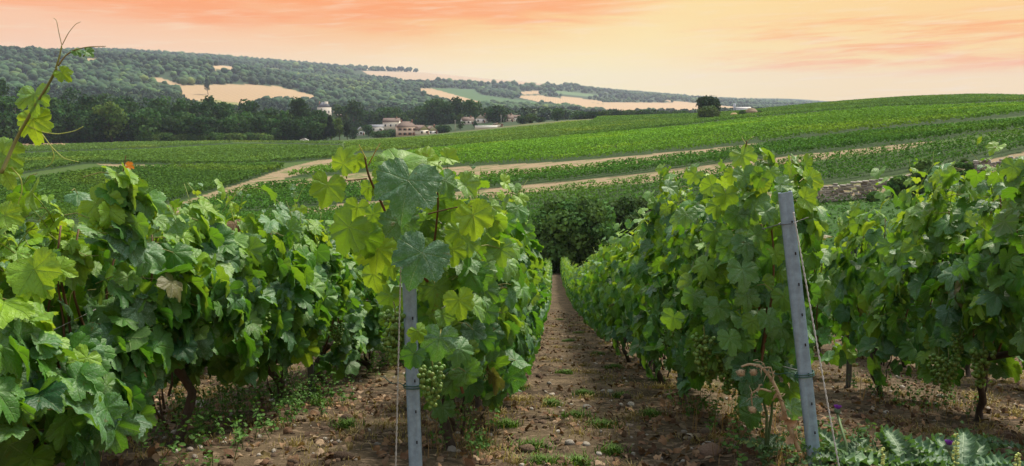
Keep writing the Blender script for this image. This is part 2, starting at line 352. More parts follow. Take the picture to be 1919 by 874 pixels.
GOLDS = [([(240,147),(300,146),(345,160),(450,158),(520,162),(600,182),(560,192),(480,187),(470,200),(440,203),(400,194),(345,188),(335,170),(310,155)], 1000, 1900, GOLD),
 ([(345,190),(400,188),(470,196),(460,205),(420,203)], 900, 1800, np.array((.20, .20, .07))),
 ([(397,124),(440,122),(438,131),(400,131)], 1300, 2600, GOLD*1.2), ([(160,108),(185,109),(184,115),(160,114)], 1000, 2600, GOLD),
 ([(490,128),(530,130),(528,134),(490,132)], 1400, 2800, GOLD),
 ([(678,133),(800,136),(1052,156),(1060,163),(900,154),(760,152),(690,140)], 1900, 4500, np.array((.38, .285, .20))),
 ([(775,166),(810,166),(900,190),(900,197),(860,196),(800,178)], 1000, 3000, GOLD),
 ([(805,165),(890,168),(900,178),(960,186),(1000,190),(1020,200),(910,194)], 1000, 3200, np.array((.055, .11, .04))),
 ([(960,180),(1010,179),(1200,205),(1180,212),(1040,198)], 1000, 3600, GOLD*1.1),
 ([(1052,180),(1130,190),(1125,194),(1050,186)], 1400, 3600, GOLD*1.1),
 ([(1110,192),(1290,193),(1330,206),(1310,211),(1200,206)], 900, 4000, GOLD*1.1),
 ([(975,172),(1010,170),(1015,176),(980,178)], 1500, 3600, GOLD*1.1),
 ([(1240,187),(1420,205),(1400,209),(1290,200)], 1500, 4600, GOLD*1.1), ([(1040,170),(1130,178),(1120,182),(1040,176)], 1500, 4200, np.array((.10, .16, .07))),
 ([(0,265),(130,267),(130,274),(0,276)], 300, 560, GOLD)]
azs = np.radians(np.unique(np.concatenate([np.linspace(-180, -50, 60), np.linspace(-50, -36, 40), np.linspace(-36, 36, 620), np.linspace(36, 50, 40), np.linspace(50, 180, 60)])))
rs = np.concatenate([[.3, .7], np.exp(np.linspace(math.log(1.2), math.log(40), 190)), np.exp(np.linspace(math.log(41), math.log(4500), 330)), [4800, 5200, 5600, 6000, 6500]])
A_, R_ = np.meshgrid(azs[:-1], rs, indexing='ij'); X_, Y_ = R_*np.sin(A_), R_*np.cos(A_); Z_ = terrain(X_, Y_)
nA, nR = A_.shape; P3 = np.stack([X_, Y_, Z_], -1).reshape(-1, 3)
px, py = project(P3); rr = R_.ravel(); yy = Y_.ravel(); xx = X_.ravel()
col = np.tile(SOIL, (len(P3), 1))
def setc(mask, c): col[mask] = c
setc(rr > 58, MEADOW); setc((rr > 82), VERGE)
PATHS = [[(300,402),(330,384),(450,343),(545,313),(645,288),(645,310),(600,322),(506,342),(446,364),(322,402)], [(506,342),(600,334),(677,324),(850,313),(1060,303),(1300,281),(1420,268),(1420,275),(1300,294),(1060,320),(873,334),(677,348),(506,350)],
 [(430,410),(529,396),(675,378),(896,355),(1100,336),(1300,313),(1450,295),(1650,272),(1760,262),(1700,280),(1650,286),(1450,310),(1300,331),(1100,353),(900,371),(700,392),(450,410)],
 [(1380,360),(1500,352),(1600,345),(1760,318),(1919,286),(2100,262),(2100,300),(1919,312),(1760,340),(1640,362),(1480,372),(1380,372)], [(940,430),(1010,430),(1050,436),(960,442)], [(170,306),(350,310),(360,318),(250,318)], [(-100,266),(130,266),(110,277),(-100,280)], [(975,270),(1020,247),(1030,249),(1000,268)], [(1165,224),(1200,224),(1190,229)]]
for pl in PATHS: setc(inpoly(px, py, pl) & (rr > 80) & (rr < 480) & (yy > 0), DIRT)
px2, py2 = project(P3+[0, 0, .45])
for poly, a, b in BLOCKS.values(): setc(inpoly(px, py, poly) & inpoly(px2, py2, poly) & (rr > a) & (rr < b) & (yy > 0), VSOIL)
nz = vnoise(xx/9, yy/9, 9)
setc((rr > 500), np.array((.030, .055, .022)))
setc((rr > 425) & (rr <= 500) & (px < 1320), np.array((.10, .115, .04)))
for poly, a, b, c in GOLDS: setc(inpoly(px, py, poly) & (rr > a) & (rr < b) & (yy > 0), c)
col4 = np.concatenate([col, np.clip((rr[:, None] > 58)*1.0, 0, 1)], 1)
i = np.arange(nA)[:, None]; j = np.arange(nR-1)[None]; i2 = (i+1) % nA
Fg = np.stack([i*nR+j, i*nR+j+1, i2*nR+j+1, i2*nR+j], -1).reshape(-1, 4)
gm, N = node_mat('ground_soil'); P = N.n('ShaderNodeTexCoord').outputs['Object']
ac = N.n('ShaderNodeAttribute', attribute_name='Col')
near = N.mix(N.ss(N.noise(P, 2.3, 6, .65), .35, .68), (.048, .035, .022, 1), (.145, .108, .066, 1))
near = N.mix(N.m('MULTIPLY', N.ss(N.noise(P, 1.1, 4, .6), .55, .72), .55), near, (.10, .10, .030, 1))
vor = N.n('ShaderNodeTexVoronoi', {'Vector': P, 'Scale': 38.0, 'Randomness': 1.0})
chip = N.ss(N.n('ShaderNodeSeparateColor', {0: vor.outputs['Color']}).outputs[0], .80, .84)
near = N.mix(N.m('MULTIPLY', chip, .6), near, (.26, .19, .13, 1))
near = N.mix(N.m('MULTIPLY', N.ss(N.noise(P, 24, 5, .7), .52, .66), .6), near, (.030, .020, .013, 1))
farc = N.mix(1.0, ac.outputs[0], N.mix(N.noise(P, .9, 6, .65), (.65, .65, .65, 1), (1.35, 1.35, 1.35, 1)), 'MULTIPLY')
sep = N.n('ShaderNodeSeparateColor', {0: ac.outputs[0]}).outputs
weedy = N.m('MULTIPLY', N.ss(sep[0], .18, .24), N.ss(N.noise(P, .22, 6, .7), .50, .60))
farc = N.mix(N.m('MULTIPLY', weedy, N.m('SUBTRACT', 1.0, N.ss(sep[0], .29, .33))), farc, (.11, .135, .045, 1))
farc = N.mix(N.m('MULTIPLY', N.ss(sep[0], .29, .33), N.m('MULTIPLY', N.ss(N.n('ShaderNodeTexWave', {'Vector': P, 'Scale': .045, 'Distortion': 2.0, 'Detail': 3.0}).outputs[0], .35, .75), .35)), farc, (.22, .16, .085, 1))
c = N.mix(ac.outputs['Alpha'], near, farc)
hg = N.m('ADD', N.m('ADD', N.noise(P, 9, 6, .7), N.m('MULTIPLY', N.noise(P, 45, 5, .7), .6)), N.m('MULTIPLY', chip, .25))
b = N.n('ShaderNodeBump', {'Height': hg, 'Strength': .9, 'Distance': .035}).outputs[0]
out(N, N.n('ShaderNodeBsdfPrincipled', {'Base Color': c, 'Roughness': .95, 'Specular IOR Level': .15, 'Normal': b}).outputs[0])
put('ground', mesh('ground', P3, [Fg[:, ::-1]], col4, None, True, [gm]), kind='structure')
# ------------------------------------------------------------------ vine leaves
def leaf_outline(th, seed, serr=1.0):
    """radius of a five-lobed vine leaf, th = angle from the tip"""
    rr = np.random.default_rng(seed); a = np.abs(th)
    d1, d2 = rr.uniform(.84, .98), rr.uniform(.72, .84); sn = rr.uniform(.03, .20)
    g = lambda c, w: np.exp(-((a-c)/w)**2)
    base = .76-.12*sstep(2.0, 2.7, a)
    r = np.maximum.reduce([base+(1.0-base)*g(0, .40), base+(d1-base)*g(.90, .34), base+(d2-base)*g(1.78, .40)])
    r = r-sn*g(.48, .11)-sn*.6*g(1.36, .10)
    r = r*(1-.80*np.exp(-((pi-a)/.28)**2))
    s = np.abs(((th*15/pi*1.0+.5) % 1)-.5)*2; s2 = np.abs(((th*7/pi+rr.random()) % 1)-.5)*2
    return r*(1-serr*(.10*s+.06*s2))
def leaf_tpl(seed, nth, rings, serr=1.0, cup=None):
    rr = np.random.default_rng(seed+100)
    th = (np.arange(nth)+.5)/nth*2*pi-pi; ro = leaf_outline(th, seed, serr)
    V = [np.zeros((1, 2))]
    for f in rings:
        rf = ro*f if f >= .99 else (ro*(.35+.65*f)+.62*(1-f)*.65*(1-.8*np.exp(-((pi-np.abs(th))/.28)**2)))*f
        V.append(np.stack([np.sin(th)*rf, np.cos(th)*rf], 1))
    V = np.concatenate(V); x, y = V[:, 0], V[:, 1]; r = np.hypot(x, y); a = np.arctan2(x, y)
    fold, droop, ruf = rr.uniform(-.10, .50), rr.uniform(0, .45), rr.uniform(.03, .09)
    asym = rr.uniform(-.13, .13); ph = rr.uniform(0, 6.28)
    z = fold*np.abs(x)-droop*y*np.abs(y)*.8+asym*x-rr.uniform(.12, .34)*r**2+ruf*np.sin(a*5+ph)*r**1.5+.03*np.sin(a*9+ph*2)*r**2
    z += rr.uniform(-.22, .05)*np.clip(np.abs(x)-.42, 0, 1)+.035*np.sin(x*13+ph)*np.sin(y*11+ph*2)*np.clip(r*2, 0, 1)+rr.uniform(-.5, .1)*np.clip(y-.45, 0, 1)**1.5
    for va in (0, .85, 1.75): z -= .03*np.exp(-((np.abs(a)-va)*r/.06)**2)*np.clip(r*3, 0, 1)
    Vz = np.column_stack([x, y, z]); n = nth
    k = np.arange(n-1); tri = np.stack([np.zeros(n-1, int), k+2, k+1], 1)
    Fq = [np.stack([1+i*n+k, 1+i*n+k+1, 1+(i+1)*n+k+1, 1+(i+1)*n+k], 1) for i in range(len(rings)-1)]
    return Vz, [tri] + ([np.concatenate(Fq)] if Fq else [])
L0 = [leaf_tpl(s, 72, (.3, .62, .86, 1.0)) for s in range(14)]
L1 = [leaf_tpl(s, 26, (.55, 1.0), .5) for s in range(12)]
L2 = [leaf_tpl(s, 13, (1.0,), .3) for s in range(7)]
L3 = [leaf_tpl(s, 8, (1.0,), 0) for s in range(5)]
def lod_t(l): return (L0, L1, L2, L3)[l]

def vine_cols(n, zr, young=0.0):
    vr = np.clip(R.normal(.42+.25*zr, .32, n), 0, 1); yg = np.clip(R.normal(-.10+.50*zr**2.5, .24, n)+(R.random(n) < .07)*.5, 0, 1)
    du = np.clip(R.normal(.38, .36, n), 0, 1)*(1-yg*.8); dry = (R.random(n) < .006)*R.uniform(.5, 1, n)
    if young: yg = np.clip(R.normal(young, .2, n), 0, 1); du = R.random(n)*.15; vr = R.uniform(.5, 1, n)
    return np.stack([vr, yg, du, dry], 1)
SPR = 1.15
def make_vine(length=1.15, top=1.15, n=420, lod=1, size=.085, seed=0, head=None, bare=.24, shoots=5, bunches=2, trunk=True, wid=.20, slope=-.25, x0=0.0, yc=0.0, tilt=0.0):
    """parts of one grapevine in its own frame: row runs along Y, base at the origin. Returns dict name -> mesh builder"""
    rr = np.random.default_rng(seed+1000); parts = {}
    y = rr.uniform(-length/2, length/2, n); hz = rr.beta(1.15, 1.0, n)
    tl = top*(1+.10*np.sin(y*8+seed)+.07*np.sin(y*21+seed*2))+tilt*np.minimum(y+yc, 0); lo = bare+.10*np.sin(y*6+seed*1.7)
    z = lo+(tl-lo)*hz
    prof = wid*(.62+.62*np.sin(np.clip(hz, 0, 1)*pi*.82+.35))*(1+.16*np.sin(y*7+z*5+seed))
    side = np.where(rr.random(n) < .5, -1., 1.); dp = 1-np.abs(rr.normal(0, .28, n)); dp = np.where(rr.random(n) < .2, rr.uniform(-.6, .6, n), dp)
    x = side*prof*dp
    nx = side*np.clip(rr.normal(.85, .5, n), -.3, 2); ny = rr.normal(0, .75, n); nzv = np.clip(rr.normal(.5+.9*hz**4, .6, n), -.5, 2.2)
    if head is not None:                                            # leaves round the open end of the row
        e = np.clip((-y-length/2+.28)/.28, 0, 1); ny = ny-1.5*e; x = x*(1-.35*e)*(.62+.38*(y/length+.5))
    nor = np.stack([nx, ny, nzv], 1); tip = np.stack([side*rr.normal(.25, .3, n), rr.normal(0, .5, n)-(0 if head is None else .2*e), -1+rr.normal(0, .28, n)], 1)
    y = y+yc; sz = size*np.clip(rr.normal(1, .24, n), .45, 1.5)*(1-.22*hz**3); pos = np.stack([x, y, z+slope*y], 1)
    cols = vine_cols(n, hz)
    S = MB()
    kp = vnoise(pos[:, 1]*7+seed, pos[:, 2]*8+side*3, seed % 50) < rr.uniform(.50, .62)
    pos, tip, nor, sz, cols = pos[kp], tip[kp], nor[kp], sz[kp], cols[kp]; n = len(pos)
    allp = [(pos, tip, nor, sz, cols)]
    # young shoots above the wires
    for k in range(shoots):
        b = np.array([rr.normal(0, .06), yc+rr.uniform(-length/2, length/2), 0]); b[2] = top*.93+(slope+tilt)*b[1]
        h = rr.uniform(.06, .24)*(1.5 if rr.random() < .15 else 1); d = np.array([rr.normal(0, .25), rr.normal(0, .3), 1.0]); m = 5
        t = np.linspace(0, 1, m)[:, None]; P = b+d*h*t+np.array([rr.normal(0, .05), rr.normal(0, .06), 0])*t*t
        S.tube(P, np.linspace(.0028, .0012, m), 4, col=(.20, .26, .06, 1))
        q = 5; tt = np.linspace(.25, 1, q); pp = b+d*h*tt[:, None]; a = rr.uniform(0, 6.28, q)
        tp = np.stack([np.cos(a), np.sin(a), rr.uniform(-.5, .5, q)], 1); nn = np.stack([np.cos(a)*.5, np.sin(a)*.5, np.full(q, .9)], 1)
        cc = vine_cols(q, np.ones(q), .75); cc[:, 2] = .2; cc[-1, 2] = 1.2; cc[-1, 1] = .1
        allp.append((pp+tp*.01, tp, nn, np.linspace(.7, .22, q)*size, cc))
    cat = [np.concatenate([a[i] for a in allp]) for i in range(5)]
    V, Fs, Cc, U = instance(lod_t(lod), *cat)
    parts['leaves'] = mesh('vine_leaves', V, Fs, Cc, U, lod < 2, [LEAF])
    # canes, arms, stalks
    nc = max(4, int(length*8)) if lod < 2 else 4
    for k in range(nc):
        yb = yc-length/2+length*(k+.5)/nc+rr.normal(0, .03); m = 7; t = np.linspace(0, 1, m)
        P = np.stack([rr.normal(0, .05)*np.sin(t*3)+rr.normal(0, .03), yb+rr.normal(0, .10)*t+.02*np.sin(t*6+k), bare+.04+(top*.90+tilt*min(yb, 0)-bare)*t+slope*yb], 1)
        S.tube(P, np.linspace(.0055, .003, m), 5 if lod < 2 else 3, col=(.13, .07, .035, 1))
    if lod == 0:
        for k in rr.choice(n, min(n, 160), replace=False):
            p0 = pos[k]; p1 = np.array([p0[0]*.45, p0[1]+rr.normal(0, .04), p0[2]+rr.uniform(-.02, .05)])
            S.tube(np.stack([p1, (p0+p1)/2+np.array([0, 0, .012]), p0]), .0013, 4, col=(.22, .20, .07, 1), cap=False)
    parts['canes'] = S
    if trunk:
        T = MB(); m = 9; t = np.linspace(0, 1, m)
        P = np.stack([.04*np.sin(t*5+seed)-.04*sin(seed)+.008*np.sin(t*17+seed), .07*np.sin(t*4+seed*2)-.07*sin(seed*2), -.04+t*(bare+.10)], 1)
        T.tube(P, np.interp(t, [0, .12, .6, 1], [.036, .021, .018, .026])*rr.uniform(.9, 1.15)*(1+.12*np.sin(t*19)), 9)
        for sgn in (-1, 1):
            t2 = np.linspace(0, 1, 6); e = P[-1]
            Q = e+np.stack([.02*np.sin(t2*5), sgn*t2*length*.42, (.05*np.sin(t2*2.2)-.01)+slope*sgn*t2*length*.42], 1)
            T.tube(Q, np.linspace(.020, .009, 6), 7)
        if lod < 2:
            for _ in range(5):
                a = rr.uniform(0, 6.28); z0 = rr.uniform(.05, bare); V0 = np.array([.03*cos(a), .03*sin(a), z0])
                T.tube(np.stack([V0*[.6, .6, 1], V0+[0.008*cos(a), .008*sin(a), .05], V0+[.012*cos(a), .012*sin(a), .12]]), [.006, .005, .001], 4)
        parts['trunk'] = T
    parts['bunch'] = []
    for _ in range(bunches):
        yb = yc+rr.uniform(-.42, .42)*length; parts['bunch'].append((rr.choice([-1, 1])*wid*rr.uniform(.55, .95), yb, bare+rr.uniform(.10, .25)+slope*yb, rr.uniform(.8, 1.1)))
    return parts
def bunch_mesh(seed, n=62, w=.042, h=.13, lvl=ICO2):
    rr = np.random.default_rng(seed); B = MB(); pts = []
    for _ in range(4000):
        t = rr.random()**.8; rad = w*(1-t**1.6*.82)*math.sqrt(rr.random()); a = rr.uniform(0, 6.28)
        p = np.array([rad*cos(a), rad*sin(a), -h*t])
        if all(np.sum((p-q)**2) > .0108**2 for q in pts): pts.append(p)
        if len(pts) >= n: break
    for p in pts:
        c = np.array([.085, .20, .035])*rr.uniform(.75, 1.25)+np.array([rr.uniform(0, .05), 0, 0])
        B.add(lvl[0]*rr.uniform(.0062, .0078)*np.array([1, 1, 1.06])+p, [lvl[1]], 0, tuple(c)+(1,))
    B.tube(np.array([[0, 0, .03], [.004, 0, 0], [0, 0, -h*.8]]), .002, 4, col=(.15, .17, .05, 1))
    ks = sorted(B.F); return mesh('grape_bunch', np.concatenate(B.V), [np.concatenate(B.F[k]) for k in ks], np.concatenate(B.cl), None, True, [M_BERRY])
BUN = [bunch_mesh(s) for s in range(3)]
BUNF = [bunch_mesh(9, 40, lvl=ICO1)]
def finish(parts, loc, label, group, lod=1, rz=0, extra_bunch=()):
    e = empty('grapevine', loc, label, 'grapevine', group, rz)
    put('leaves', parts['leaves'], e)
    parts['canes'].build('canes', M_CANE, e)
    if 'trunk' in parts: parts['trunk'].build('trunk', M_BARK, e, smooth=True)
    for k, (x, y, z, s) in enumerate(list(parts['bunch'])+list(extra_bunch)):
        o = put('grape_bunch', (BUN[k % 3] if lod < 2 else BUNF[0]), e, (x, y, z), k*1.3); o.scale = (s,)*3
    return e
def copy_thing(root, loc, rz, label, group, mirror=False):
    r = root.copy(); C.objects.link(r); r.location = loc; r.rotation_euler[2] = rz; r['label'] = label; r['group'] = group
    for ch in list(root.children):
        c = ch.copy(); C.objects.link(c); c.parent = r
    return r
def gz(x, y): return float(terrain(x, y))
def slope_at(y): return float(-(near_h(np.array(y+.3))-near_h(np.array(y-.3)))/.6)
ORD = ['first', 'second', 'third', 'fourth', 'fifth', 'sixth', 'seventh', 'eighth', 'ninth', 'tenth']
ROWS = {  # x, start, end, top height, name of the row, spacing
 'A': (-.37, 2.95, 60, 1.07, 'row behind the metal post hung with grapes'),
 'B': (.82, 4.45, 60, 1.25, 'row behind the bare leaning metal post'),
 'D': (-1.52, 1.75, 26, .86, 'wide leafy row on the left of the picture'),
 'E': (2.20, 2.95, 26, 1.30, 'row at the right edge of the picture'),
 'G': (3.55, 5.6, 20, 1.22, 'row seen through the gap on the right'),
 'H': (-2.72, 3.6, 16, .92, 'low row just beyond the wide left row'),
}
protoM = [make_vine(1.22, 1.15, 620, 1, .066, 50+s, shoots=9) for s in range(4)]
protoF = [make_vine(1.22, 1.15, 460, 2, .068, 70+s, shoots=9, bunches=1) for s in range(4)]
protoX = [make_vine(1.25, 1.15, 240, 3, .088, 90+s, shoots=4, bunches=0) for s in range(3)]
pool = {}
for key, (rx, ys, ye, top, rname) in ROWS.items():
    grp = 'grapevines of the '+rname; y = ys; k = 0
    while y < ye:
        jx = rx+R.normal(0, .015); loc = (jx, y, gz(jx, y)); sl_ = slope_at(y)
        far = k >= 7 or key in 'GH'
        nm = ORD[k] if k < 7 else None
        lab = f'{nm} grapevine of the {rname}' if not far else (f'one of the grapevines in the {rname}' if key in 'GH' else f'grapevine far along the {rname}')
        d = math.hypot(jx, y)
        if d < 5.2 and key != 'H' :
            big = {'D': .083, 'A': .068, 'B': .066, 'E': .074, 'G': .072}[key]; n = {'D': 680, 'A': 640, 'B': 760, 'E': 760, 'G': 460}[key]
            kw = dict(length=1.25, top=top, n=n, lod=0, size=big, seed=int(k*7+ord(key)), slope=sl_, bunches=3)
            if key == 'A' and k == 0: kw.update(length=.85, top=.98, n=250, head=1, shoots=0, bunches=0, x0=0)
            if key == 'B' and k == 0: kw.update(length=2.15, yc=-.62, n=1500, head=1, bunches=3, wid=.24, bare=.26, shoots=0, tilt=.14)
            if key == 'D': kw.update(bare=.34 if k > 0 else .22, wid=.25, shoots=15, size=big*(.92 if d < 3 else .88), n=840)
            if key == 'D' and k == 0: kw.update(yc=.22, length=.95, n=600, wid=.20)
            if key == 'E': kw.update(bare=.34, wid=.24)
            p = make_vine(**kw); o = finish(p, loc, lab, grp, 0)
        else:
            lodk = 1 if d < 10 else (2 if d < 24 else 3); pr = (None, protoM, protoF, protoX)[lodk]; v = int(R.integers(0, len(pr)))
            pk = (lodk, v, round(sl_*25)/25)
            if pk not in pool:
                pool[pk] = finish(pr[v], loc, lab, grp, lodk); o = pool[pk]
            else: o = copy_thing(pool[pk], loc, 0 if R.random() < .5 else 0, lab, grp)
            o.scale = (1.0 if key != 'D' else 1.15, 1, top/1.15*R.uniform(.95, 1.06))
        if key == 'E' and k == 2: y += .55; top = 1.12
        if key == 'D' and k == 1: top = .98
        y += SPR; k += 1
# slope of shared prototypes is built for -.25; close enough for every row
# ------------------------------------------------------------------ large leaves and shoots one can point at, given as (column, row, depth, width px, tip angle, facing x, facing z, youth, tone, dust)
def special_leaves(name, specs, parent_loc, parent, tilt=.0):
    pos, tip, nor, sz, cols = [], [], [], [], []
    st = MB()
    for (a, b, Y, wpx, ang, fx, fz, yg, vr, du) in specs:
        c = at(a, b, Y); depth = np.linalg.norm((c-np.array([0, 0, EYE]))); size = wpx/F*depth/1.62
        th = radians(ang); td = rt*sin(th)-up*cos(th)                # 0 = tip hangs straight down
        n = norm(-fw*1.0+rt*fx+np.array([0, 0, 1])*fz)
        t = norm(td-(td@n)*n)
        pos.append(c-t*size*.18-np.array(parent_loc)); tip.append(t); nor.append(n); sz.append(size); cols.append((vr, yg*.88, du, 0))
        p0 = pos[-1]; p1 = p0-t*size*.55-n*size*.45+np.array([0, 0, -.01])
        st.tube(np.stack([p0, (p0+p1)/2+n*.0, p1]), [.0012, .0016, .0018], 5, col=(.25, .24, .06, 1))
    V, Fs, Cc, U = instance(L0, np.array(pos), np.array(tip), np.array(nor), np.array(sz), np.array(cols, float), R.integers(0, len(L0), len(pos)))
    put(name, mesh(name, V, Fs, Cc, U, True, [LEAF]), parent)
    return st
def find(label):
    return next(o for o in C.objects if o.get('label') == label)
def cane_px(S, pts, r0, r1, loc, col=(.12, .06, .03, 1), k=6):
    P = np.array([at(*p)-np.array(loc) for p in pts]); t = np.linspace(0, 1, len(P)); tt = np.linspace(0, 1, len(P)*5)
    Q = np.stack([np.interp(tt, t, P[:, i]) for i in range(3)], 1); ker = np.array([1, 2, 3, 2, 1])/9
    Q2 = np.stack([np.convolve(np.pad(Q[:, i], 2, 'edge'), ker, 'valid') for i in range(3)], 1)
    S.tube(Q2, np.linspace(r0, r1, len(Q2)), k, col=col)
class Sep:
    def __init__(s, parent, name): s.p, s.nm = parent, name
    def tube(s, P, rad, k=6, mi=0, col=(1, 1, 1, 1), cap=True):
        B = MB(); B.tube(P, rad, k, mi, col, cap); B.build(s.nm, M_CANE, s.p, smooth=True)
v0 = find('first grapevine of the '+ROWS['A'][4]); l0 = v0.location
HEAD = [(612,356,2.25,74,-12,.55,.1,.55,.75,.10),(645,300,2.25,64,150,-.7,.0,.75,.8,0),(668,305,2.33,40,10,.9,.1,.8,.8,0),(762,352,2.12,142,-8,.05,.55,.02,.30,.75),(752,300,2.3,100,165,-.1,.9,.5,.8,.2),
 (650,436,2.2,100,-28,-.45,.1,.35,.6,.05),(684,452,2.28,74,22,.35,.1,.3,.6,.0),(708,476,2.3,82,-5,.2,.1,.85,.8,0),(750,424,2.2,80,8,.2,.5,.1,.4,.5),(786,486,2.05,122,-20,.05,.5,.0,.22,.65),
 (806,302,2.4,62,120,.3,.7,.8,.9,0),(838,344,2.3,62,30,.8,.3,.15,.5,.6),(889,412,2.25,84,18,.5,.15,.75,.8,.05),(850,474,2.3,60,10,.6,.1,.65,.8,0),(862,570,2.3,70,12,.4,.1,.75,.8,0),
 (690,356,2.35,44,-5,-.6,.1,.55,.7,0),(842,296,2.4,44,80,.2,.8,.8,.8,0),(728,500,2.4,60,-30,-.4,.2,.5,.6,0),(875,350,2.4,60,50,.7,.6,.5,.6,.4),(905,390,2.5,50,60,.9,.6,.1,.4,.6),
 (823,640,2.2,76,-10,.2,.4,.05,.4,.7),(774,668,2.18,56,-30,-.2,.3,.05,.3,.1),(785,625,2.15,42,30,.5,.2,.6,.6,0),(866,660,2.3,64,40,.5,.5,.1,.5,.6),(832,596,2.3,46,20,.6,.2,.3,.5,.5),
 (720,440,2.45,56,-15,-.2,.1,.5,.6,.0),(800,420,2.5,60,15,.1,.3,.3,.6,.3),(845,400,2.5,60,0,.3,.3,.5,.6,.0),(760,560,2.6,50,0,-.2,.2,.4,.5,.2),(735,600,2.75,60,-10,-.5,.2,.5,.6,.1),
 (820,380,2.5,70,0,.2,.2,.3,.5,.2),(700,410,2.5,70,10,-.2,.2,.5,.6,.0),(815,545,2.5,70,0,.2,.2,.3,.5,.2),(870,520,2.6,70,10,.5,.2,.3,.5,.2),(900,600,2.8,60,10,.7,.2,.4,.5,.2),(905,500,2.8,60,0,.7,.3,.4,.5,.3),
 (700,520,2.42,60,10,-.3,.2,.7,.7,0),(668,395,2.38,56,-10,-.4,.2,.7,.8,0),(720,335,2.4,50,0,.1,.5,.7,.7,.1),(785,330,2.42,60,20,.2,.6,.5,.6,.2),(860,440,2.42,60,0,.4,.3,.6,.7,.1),(810,470,2.4,60,-10,.2,.3,.5,.6,.2),(845,620,2.6,56,0,.4,.3,.5,.6,.2),(735,390,2.4,56,-10,-.2,.3,.6,.7,0),
 (850,720,2.7,60,10,.5,.2,.1,.4,.4),(880,690,2.7,60,0,.6,.2,.3,.5,.2),(830,770,2.8,50,0,.3,.2,.1,.3,.3),(730,560,2.8,60,-10,-.6,.2,.4,.5,.1)]
special_leaves('head_leaves', HEAD, l0, v0).build('stalks', M_CANE, v0); S = Sep(v0, 'shoot')
cane_px(S, [(860,640,2.75),(800,520,2.5),(752,480,2.4),(722,395,2.38),(690,330,2.33),(683,290,2.33)], .0065, .003, l0)
cane_px(S, [(738,470,2.4),(700,430,2.35),(655,440,2.3)], .003, .0018, l0); cane_px(S, [(690,335,2.33),(640,340,2.28)], .0022, .0015, l0)
cane_px(S, [(687,300,2.33),(672,270,2.3)], .0022, .001, l0, (.45, .40, .12, 1)); cane_px(S, [(690,310,2.33),(703,285,2.3),(713,268,2.3)], .0022, .001, l0, (.45, .30, .12, 1))
cane_px(S, [(800,520,2.5),(815,450,2.48),(822,380,2.42),(815,310,2.4)], .005, .002, l0); cane_px(S, [(800,402,2.4),(840,392,2.35),(860,388,2.3)], .0022, .0016, l0)
for i, (a, b, Y, s) in enumerate([(808,683,2.3,1.05),(738,585,2.5,1.15),(860,650,2.6,.6),(735,620,2.52,.9)]):
    p = at(a, b, Y)-np.array(l0); o = put('grape_bunch', BUN[i % 3], v0, p); o.scale = (s,)*3
v1 = find('first grapevine of the '+ROWS['B'][4]); l1 = v1.location
HB = [(1393,296,2.9,60,20,-.1,.5,.55,.7,.3),(1398,336,2.85,70,10,.1,.5,.25,.5,.5),(1372,330,2.95,40,-20,-.6,.2,.7,.8,0),(1468,346,2.65,44,80,.2,.9,.3,.6,.9),(1513,376,2.7,60,70,.5,.4,.75,.8,.05),(1500,395,2.75,50,20,.4,.3,.7,.7,0),
 (1381,408,2.8,62,-15,-.1,.4,.1,.35,.4),(1285,406,3.2,56,0,-.2,.5,.3,.45,.5),(1257,352,3.4,44,60,.1,.9,.3,.5,.9),(1400,462,2.75,70,5,0,.4,.1,.4,.4),(1393,512,2.7,80,0,.1,.4,.15,.4,.5),(1343,390,2.95,52,-5,-.8,.1,.5,.7,.1),
 (1438,402,2.7,60,20,.1,.5,.2,.4,.5),(1300,330,3.2,44,-40,-.3,.6,.6,.7,.1),(1330,350,3.1,50,-60,-.3,.6,.5,.7,.2),(1420,445,2.7,56,30,.2,.3,.2,.5,.3),(1455,480,2.72,56,20,.2,.3,.5,.7,.1),(1470,560,2.75,60,10,.2,.3,.3,.5,.2),
 (1370,640,2.75,70,0,0,.4,.2,.4,.3),(1345,580,2.8,66,-20,-.2,.4,.1,.4,.4),(1440,600,2.7,60,10,.2,.4,.15,.4,.5),(1300,560,3.0,60,-10,-.4,.4,.1,.4,.5),(1260,600,3.1,56,-20,-.4,.4,.3,.5,.3),(1320,500,2.95,64,-20,-.4,.3,.4,.6,.1),
 (1360,370,2.9,60,0,-.1,.4,.5,.6,.1),(1415,380,2.8,60,0,.1,.4,.4,.6,.2),(1450,430,2.8,60,0,.1,.4,.3,.6,.2),(1375,450,2.85,60,0,-.2,.4,.3,.6,.2),(1340,440,2.95,60,0,-.3,.4,.2,.5,.3),(1475,640,2.8,50,0,.2,.4,.2,.4,.3),(1400,560,2.75,60,0,0,.4,.2,.4,.4)]
HB = [h[:3]+(h[3]*.84,)+h[4:5]+(h[5]+float(R.normal(0, .35)), h[6]+float(R.normal(0, .25)))+h[7:] for h in HB]
special_leaves('head_leaves', HB, l1, v1).build('stalks', M_CANE, v1); S = Sep(v1, 'shoot')
cane_px(S, [(1400,520,2.85),(1395,400,2.9),(1390,320,2.95),(1396,285,2.92),(1400,262,2.9)], .005, .0016, l1)
cane_px(S, [(1400,266,2.9),(1408,258,2.88),(1414,256,2.88)], .0012, .0006, l1, (.5, .5, .2, 1), 4); cane_px(S, [(1398,270,2.9),(1390,258,2.9),(1392,254,2.9)], .0012, .0006, l1, (.5, .5, .2, 1), 4)
for i, (a, b, Y, s) in enumerate([(1378,612,2.9,1.0),(1318,628,3.0,1.2),(1365,665,3.0,1.2),(1330,660,3.1,1.0)]):
    p = at(a, b, Y)-np.array(l1); o = put('grape_bunch', BUN[i % 3], v1, p); o.scale = (s,)*3
ve = find('second grapevine of the '+ROWS['E'][4]); le = ve.location
